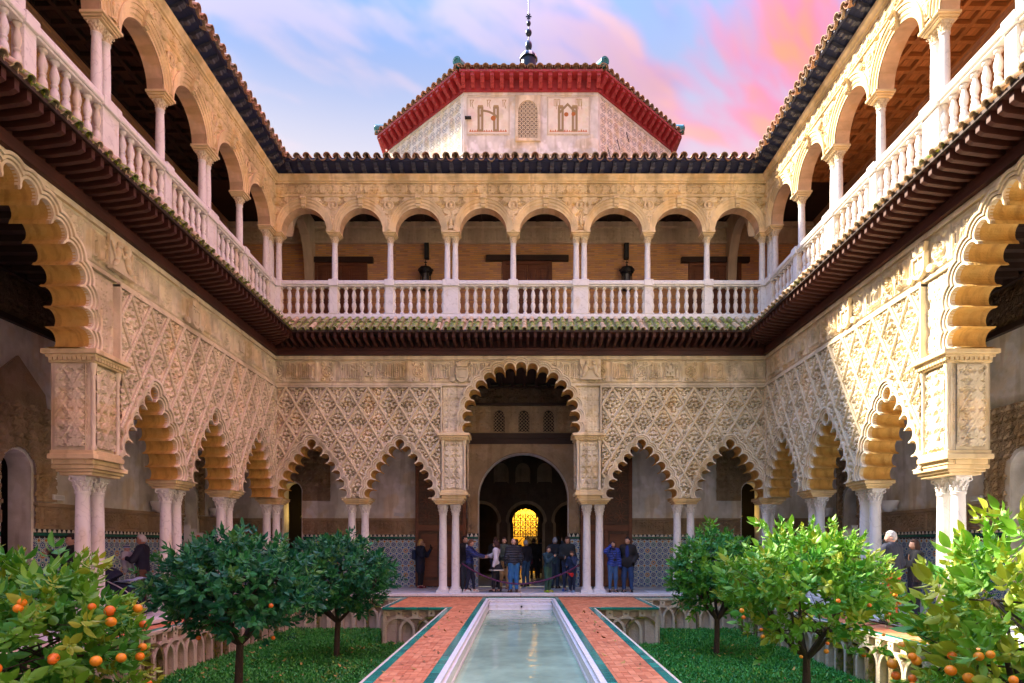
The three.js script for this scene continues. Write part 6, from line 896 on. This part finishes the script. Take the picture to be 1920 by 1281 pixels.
person('person in a bright blue quilted jacket and jeans shading the eyes by the right columns', u2x(1149, 20.3), 20.3, { h: 1.6, fem: 1, yaw: 0.1, R: 'brow', L: 'down', puff: 1, top: [0.02, 0.055, 0.33], pants: JEAN, denim: 1, slim: 1, shoes: BLACK, hair: [0.02, 0.015, 0.015], style: 'long', skin: [0.5, 0.29, 0.2], items: [item('camera', new RoundedBoxGeometry(0.1, 0.08, 0.07, 2, 0.012), [0.015, 0.015, 0.016], [0.03, 1.13, 0.19]), item('camera_strap', tube([[-0.09, 1.47, 0.06], [-0.03, 1.3, 0.175], [0.03, 1.17, 0.2], [0.08, 1.3, 0.175], [0.1, 1.47, 0.06]], 0.012, 0.012, 14, 5), [0.02, 0.02, 0.02]), item('scarf', new THREE.TorusGeometry(0.085, 0.035, 8, 18).rotateX(Math.PI / 2), [0.03, 0.03, 0.05], [0, 1.49, 0.01])] });
person('person in an open black jacket over a blue sweater standing by the mosaic dado', u2x(1177, 20.4), 20.4, { h: 1.74, yaw: -0.3, look: -0.5, L: 'pocket', R: 'pocket', long: 0.06, top: BLACK, pants: [0.025, 0.07, 0.2], denim: 1, stance: 0.12, shoes: BLACK, hair: [0.012, 0.01, 0.01], skin: [0.5, 0.3, 0.21], items: [shirt([0.015, 0.03, 0.16])] });
for (const [u, d, h, yaw, lab] of [[968, 27.5, 1.72, 0.4, 'dark figure before the lit yellow doorway, leftmost of the three in the hall'], [1001, 28.2, 1.76, PF, 'dark figure seen from behind in the middle of the hall doorway'], [1014, 28.4, 1.74, 2.7, 'dark figure on the right edge of the lit yellow doorway']]) person(lab, u2x(u, d), d, { h, yaw, top: BLACK, pants: [0.015, 0.015, 0.02], hair: [0.02, 0.015, 0.012] });
person('person in black in the shade just inside the portal on the left', u2x(929, 22.6), 22.6, { h: 1.76, yaw: PF - 0.6, top: BLACK, pants: DJEAN, hair: [0.06, 0.025, 0.02] });
const gp0 = u2x(267, 14.6);
person('white haired person in a navy jacket and brown trousers holding a baby', gp0, 14.6, { h: 1.74, yaw: -1.35, L: 'hug', R: 'hug', nod: 0.1, wide: 0.03, top: NAVY, pants: [0.13, 0.07, 0.04], hair: [0.62, 0.6, 0.58], skin: [0.55, 0.26, 0.18] });
{
  const b = thing('person', 'baby in a striped blue and white knitted hat held in the arms', 'person', [gp0 - 0.33, 1.12, -14.55], 1.0); b.scale.setScalar(0.62);
  const H = new THREE.Matrix4().makeTranslation(0, 0.5, 0.02), parts = [sdfMesh([[[0, 0, 0], [0, 0.3, 0], 0.13, 0.12], [[0, 0.3, 0], [0, 0.42, 0], 0.06, 0.06], [[-0.12, 0.3, 0], [-0.2, 0.12, 0.14], 0.055, 0.04], [[0.12, 0.3, 0], [0.2, 0.14, 0.14], 0.055, 0.04], [[-0.07, 0, 0], [-0.1, -0.2, 0.12], 0.075, 0.055], [[0.07, 0, 0], [0.1, -0.2, 0.12], 0.075, 0.055], [[-0.1, -0.2, 0.12], [-0.1, -0.38, 0.06], 0.055, 0.045], [[0.1, -0.2, 0.12], [0.1, -0.38, 0.06], 0.055, 0.045]], 0.03, 44), headGeo.skull.clone().toNonIndexed().scale(1.15, 1.0, 1.1).applyMatrix4(H)]; for (const s of [-1, 1]) parts.push(handGeo.clone().scale(0.6, 0.6, 0.6).rotateX(0.8).translate(s * 0.2, 0.12, 0.15));
  const bg = merge(parts); bg.setAttribute('color', new THREE.BufferAttribute(new Float32Array(bg.attributes.position.count * 3).fill(1), 3)); mesh(b, 'body', bg, skin([0.6, 0.38, 0.3]));
  mesh(b, 'romper', sdfMesh([[[0, 0, 0], [0, 0.3, 0], 0.145, 0.135], [[-0.12, 0.3, 0], [-0.19, 0.14, 0.12], 0.068, 0.055], [[0.12, 0.3, 0], [0.19, 0.16, 0.12], 0.068, 0.055], [[-0.07, 0, 0], [-0.1, -0.2, 0.12], 0.088, 0.07], [[0.07, 0, 0], [0.1, -0.2, 0.12], 0.088, 0.07], [[-0.1, -0.2, 0.12], [-0.1, -0.34, 0.07], 0.068, 0.058], [[0.1, -0.2, 0.12], [0.1, -0.34, 0.07], 0.068, 0.058]], 0.03, 44), cloth([0.5, 0.52, 0.58]));
  const hat = (a, b2, c) => mesh(b, 'knitted_hat', new THREE.SphereGeometry(0.128, 20, 6, 0, 6.3, a, b2 - a).scale(1, 1, 1.05).translate(0, 0.53, -0.01), cloth(c)); hat(0, 0.75, [0.16, 0.25, 0.55]); hat(0.75, 1.0, [0.75, 0.75, 0.75]); hat(1.0, 1.25, [0.02, 0.03, 0.12]); hat(1.25, 1.6, [0.3, 0.42, 0.7]);
}
person('person in dark clothes behind the near left orange tree', u2x(136, 12.6), 12.6, { h: 1.72, yaw: -0.6, L: 'phone', R: 'phone', top: BLACK, pants: DJEAN, hair: [0.015, 0.012, 0.012] });
person('grey haired person in a navy jacket and red trousers seen from behind', u2x(1672, 12.4), 12.4, { h: 1.78, yaw: PF + 0.5, look: 0.7, wide: 0.02, L: 'front', R: 'down', top: NAVY, pants: [0.62, 0.05, 0.03], shoes: [0.03, 0.03, 0.03], hair: [0.42, 0.4, 0.4], skin: [0.58, 0.34, 0.27] });
person('person with long brown hair holding up a phone next to the red trousers', u2x(1716, 13.0), 13.0, { h: 1.62, fem: 1, yaw: -1.7, L: 'phone', R: 'phone', top: BLACK, pants: [0.02, 0.02, 0.03], hair: [0.05, 0.02, 0.012], style: 'long', items: [phone([0, 1.48, 0.43]), item('shoulder_bag', new RoundedBoxGeometry(0.1, 0.24, 0.3, 2, 0.03), [0.02, 0.015, 0.015], [0.25, 0.95, 0]), item('bag_strap', tube([[0.24, 1.05, 0.06], [0.1, 1.3, 0.17], [-0.1, 1.48, 0.06]], 0.014, 0.014, 8, 5), [0.3, 0.14, 0.06])] });
person('dark haired person in the shaded gallery behind the small right orange tree', u2x(1311, 21.6), 21.6, { h: 1.68, yaw: 0.6, top: BLACK, pants: DJEAN, hair: [0.02, 0.014, 0.012] });

// ---------------------------------------------------------------- small things
{
  const S = thing('stroller', 'navy pushchair with a pale blue blanket beside the person with a baby', 'stroller', [u2x(238, 14.2), 0, -14.2], 0.25), nv = cloth([0.01, 0.016, 0.05]), al = M('frame tube', [0.55, 0.55, 0.56], 0.35, { metalness: 0.6 });
  mesh(S, 'seat', (() => { const s = shapeOf([[-0.5, 0.55], [-0.1, 0.42], [0.28, 0.42], [0.5, 0.62], [0.46, 0.72], [0.2, 0.62], [-0.12, 0.66], [-0.46, 0.86]]); return extrude(s, -0.2, 0.2); })(), nv);
  mesh(S, 'hood', new THREE.SphereGeometry(0.3, 16, 10, 0, Math.PI * 2, 0, Math.PI * 0.5).scale(0.95, 1, 0.8).rotateZ(0.55).translate(-0.32, 0.72, 0), nv); mesh(S, 'blanket', (() => { const g = new THREE.PlaneGeometry(0.62, 0.46, 12, 10), p = g.attributes.position; for (let i = 0; i < p.count; i++) p.setZ(i, 0.05 * Math.sin(p.getX(i) * 11) * Math.cos(p.getY(i) * 9)); g.rotateX(-Math.PI / 2).rotateZ(0.12).translate(0.1, 0.74, 0.03); g.computeVertexNormals(); return g; })(), cloth([0.42, 0.58, 0.82]));
  for (const z of [-0.22, 0.22]) mesh(S, 'frame', merge([tube([[0.75, 1.02, z], [0.35, 0.62, z], [-0.3, 0.15, z]], 0.014, 0.014, 8, 6), tube([[-0.35, 0.75, z], [0.05, 0.5, z], [0.38, 0.14, z]], 0.014, 0.014, 8, 6)]), al);
  mesh(S, 'handle', tube([[0.75, 1.02, -0.22], [0.79, 1.04, 0], [0.75, 1.02, 0.22]], 0.018, 0.018, 8, 7), nv); mesh(S, 'basket', rbox(-0.25, 0.32, 0.18, 0.34, -0.18, 0.18, 0.03), nv);
  for (const [x, z] of [[-0.32, -0.24], [-0.32, 0.24], [0.4, -0.26], [0.4, 0.26]]) { const w = part(S, 'wheel'); w.position.set(x, 0.14, z); mesh(w, 'tyre', new THREE.TorusGeometry(0.115, 0.024, 8, 22), cloth([0.02, 0.02, 0.022])); const sp = []; for (let k = 0; k < 3; k++) sp.push(box(-0.1, 0.1, -0.012, 0.012, -0.012, 0.012).rotateZ(k * Math.PI / 3)); mesh(w, 'rim', merge([...sp, new THREE.TorusGeometry(0.088, 0.01, 6, 20)]), al); }
}
{
  const R = thing('rope_barrier', 'sagging purple rope strung between the two central column pairs', 'rope', [0, 0, -20.02]), a = u2x(866, 20), b = u2x(1085, 20), P = []; for (let i = 0; i <= 14; i++) { const t = i / 14, q = 2 * t - 1; P.push([lerp(a, b, t), 0.28 + 0.52 * q * q + (t > 0.5 ? 0.06 * q : 0.12 * q * q), 0]); }
  mesh(R, 'rope', tube(P, 0.024, 0.024, 40, 8), M('purple rope', [0.10, 0.02, 0.075], 0.8)); for (const p of [P[0], P[14]]) mesh(R, 'hook', new THREE.TorusGeometry(0.035, 0.012, 6, 14), mat.iron, p);
}
function lantern(label, x) {
  const L = thing('wall_lantern', label, 'lantern', [x, 10.42, -22.33], 0, 'black iron lanterns on the upper gallery wall'), e = M('lantern glass', [0.25, 0.24, 0.22], 0.15, { transmission: 0.6, thickness: 0 });
  mesh(L, 'cage', merge([0, 1, 2, 3, 4, 5].map((k) => box(-0.014, 0.014, 0.0, 0.52, -0.014, 0.014).translate(0.17, 0, 0).rotateY(k * Math.PI / 3)).concat([new THREE.CylinderGeometry(0.19, 0.17, 0.05, 6), new THREE.CylinderGeometry(0.2, 0.2, 0.05, 6).translate(0, 0.53, 0), new THREE.ConeGeometry(0.07, 0.12, 6).rotateX(Math.PI).translate(0, -0.08, 0)])), mat.iron);
  mesh(L, 'glass', new THREE.CylinderGeometry(0.155, 0.14, 0.48, 6, 1, true).translate(0, 0.27, 0), e);
  mesh(L, 'crown', merge([lathe([[0.22, 0.56], [0.26, 0.66], [0.2, 0.74], [0.09, 0.78], [0.03, 0.82], [0.03, 0.86]], 12), ...[0, 1, 2, 3, 4, 5].map((k) => new THREE.ConeGeometry(0.03, 0.1, 6).translate(0.25, 0.69, 0).rotateY(k * Math.PI / 3)), box(-0.014, 0.014, 0.84, 1.0, -0.014, 0.014), box(-0.05, 0.05, 0.92, 0.945, -0.013, 0.013)]), mat.iron); mesh(L, 'bracket', tube([[0, 0.6, -0.27], [0, 0.7, -0.1], [0, 0.62, 0]], 0.016, 0.016, 6, 6), mat.iron);
}
lantern('black crowned lantern on the brick wall left of the middle upper door', -3.31); lantern('black crowned lantern on the brick wall right of the middle upper door', 3.71);
for (const [x, w] of [[-3.3, 'left'], [3.73, 'right']]) { const S = thing('loudspeaker', `slim black column loudspeaker above the lantern ${w} of the middle upper door`, 'loudspeaker', [x, 11.55, -22.5], 0, 'slim loudspeakers on the upper gallery wall'); mesh(S, 'case', rbox(-0.08, 0.08, 0, 0.56, -0.095, 0.05, 0.015), mat.iron); mesh(S, 'grille', rbox(-0.065, 0.065, 0.03, 0.53, 0.05, 0.058, 0.004), cloth([0.03, 0.03, 0.03])); }
function sconce(label, x, d, turn) { const S = thing('wall_sconce', label, 'wall lamp', [x, 2.62, -d], turn, 'white bowl lamps on the gallery walls'); mesh(S, 'bowl', lathe([[0, -0.2], [0.1, -0.19], [0.22, -0.1], [0.31, 0.02], [0.33, 0.1], [0.3, 0.1], [0.27, 0.03], [0.2, -0.06], [0, -0.14]], 22).scale(1, 1, 0.72), M('white glazed bowl', [0.78, 0.76, 0.72], 0.35), [0, 0, 0.2]); mesh(S, 'rim_band', new THREE.TorusGeometry(0.32, 0.016, 6, 24).rotateX(Math.PI / 2).scale(1, 1, 0.72), mat.white, [0, 0.1, 0.2]); mesh(S, 'back_plate', rbox(-0.1, 0.1, -0.14, 0.08, 0, 0.06), mat.white); }
sconce('white bowl lamp on the left gallery wall, above the person holding the baby', -10.44, 18.2, Math.PI / 2); sconce('white bowl lamp on the left gallery wall, nearer its far corner', -10.44, 21.6, Math.PI / 2); sconce('white bowl lamp on the right gallery wall, above the person in red trousers', 10.44, 17.8, -Math.PI / 2); sconce('white bowl lamp on the right gallery wall, nearer its far corner', 10.44, 21.5, -Math.PI / 2);
for (const [x, d, turn, lab] of [[-10.43, 14.4, Math.PI / 2, 'small white emergency light low on the left gallery wall near the carved door'], [10.43, 14.6, -Math.PI / 2, 'small white emergency light low on the right gallery wall near the carved panel'], [-4.33, 22.77, 0, 'small white emergency light on the far gallery wall left of the timber door']]) { const E = thing('emergency_light', lab, 'emergency light', [x, 2.52, -d], turn, 'small white emergency lights'); mesh(E, 'case', rbox(-0.17, 0.17, 0, 0.12, -0.02, 0.06, 0.015), mat.white); mesh(E, 'diffuser', rbox(-0.14, 0.14, 0.025, 0.095, 0.06, 0.068, 0.004), M('diffuser', [0.62, 0.62, 0.6], 0.4)); }
for (const [u, d, lab] of [[363, 18.9, 'white stepped notice stand with a small red mark in the left gallery'], [1590, 18.7, 'white stepped notice stand with a small red mark in the right gallery']]) { const N = thing('notice_stand', lab, 'sign', [u2x(u, d), 0, -d], 0, 'white notice stands in the galleries'); mesh(N, 'board', extrude(shapeOf(u < 900 ? [[-0.28, 1.6], [0.28, 1.6], [0.28, 1.86], [0.08, 1.86], [0.08, 1.98], [-0.1, 1.98], [-0.1, 2.08], [-0.28, 2.08]] : [[-0.28, 1.6], [0.28, 1.6], [0.28, 2.08], [0.1, 2.08], [0.1, 1.98], [-0.08, 1.98], [-0.08, 1.86], [-0.28, 1.86]]), -0.02, 0.02), mat.white); mesh(N, 'red_mark', rbox(-0.05, 0.05, 1.69, 1.79, 0.018, 0.024, 0.003), cloth([0.6, 0.02, 0.02]), [u < 900 ? 0.14 : -0.16, 0, 0]); mesh(N, 'post', rbox(-0.03, 0.03, 0, 1.6, -0.015, 0.015), mat.iron); mesh(N, 'foot', rbox(-0.2, 0.2, 0, 0.03, -0.15, 0.15), mat.iron); }
// the two small uplights in the far corner doorways
for (const x of [-8.0, 8.08]) { const U = thing('wall_uplight', `small lit yellow lamp inside the ${x < 0 ? 'left' : 'right'} corner doorway of the far gallery`, 'lamp', [x, 2.5, -23.45], 0, 'small lit lamps in the corner doorways'); mesh(U, 'shade', lathe([[0.01, -0.08], [0.05, -0.05], [0.06, 0.03], [0.05, 0.03]], 12), mat.iron); mesh(U, 'lamp_bulb', new THREE.SphereGeometry(0.03, 10, 8), M('lit bulb', [1, 0.8, 0.3], 0.4, { emissive: new THREE.Color(1, 0.62, 0.12), emissiveIntensity: 0.5 }), [0, 0.045, 0]); const p = new THREE.PointLight(new THREE.Color().setRGB(1, 0.62, 0.14), 0.06); p.name = 'uplight_lamp'; p.position.set(0, 0.1, 0.0); p.castShadow = true; U.add(p); }
renderer.render(scene, camera);
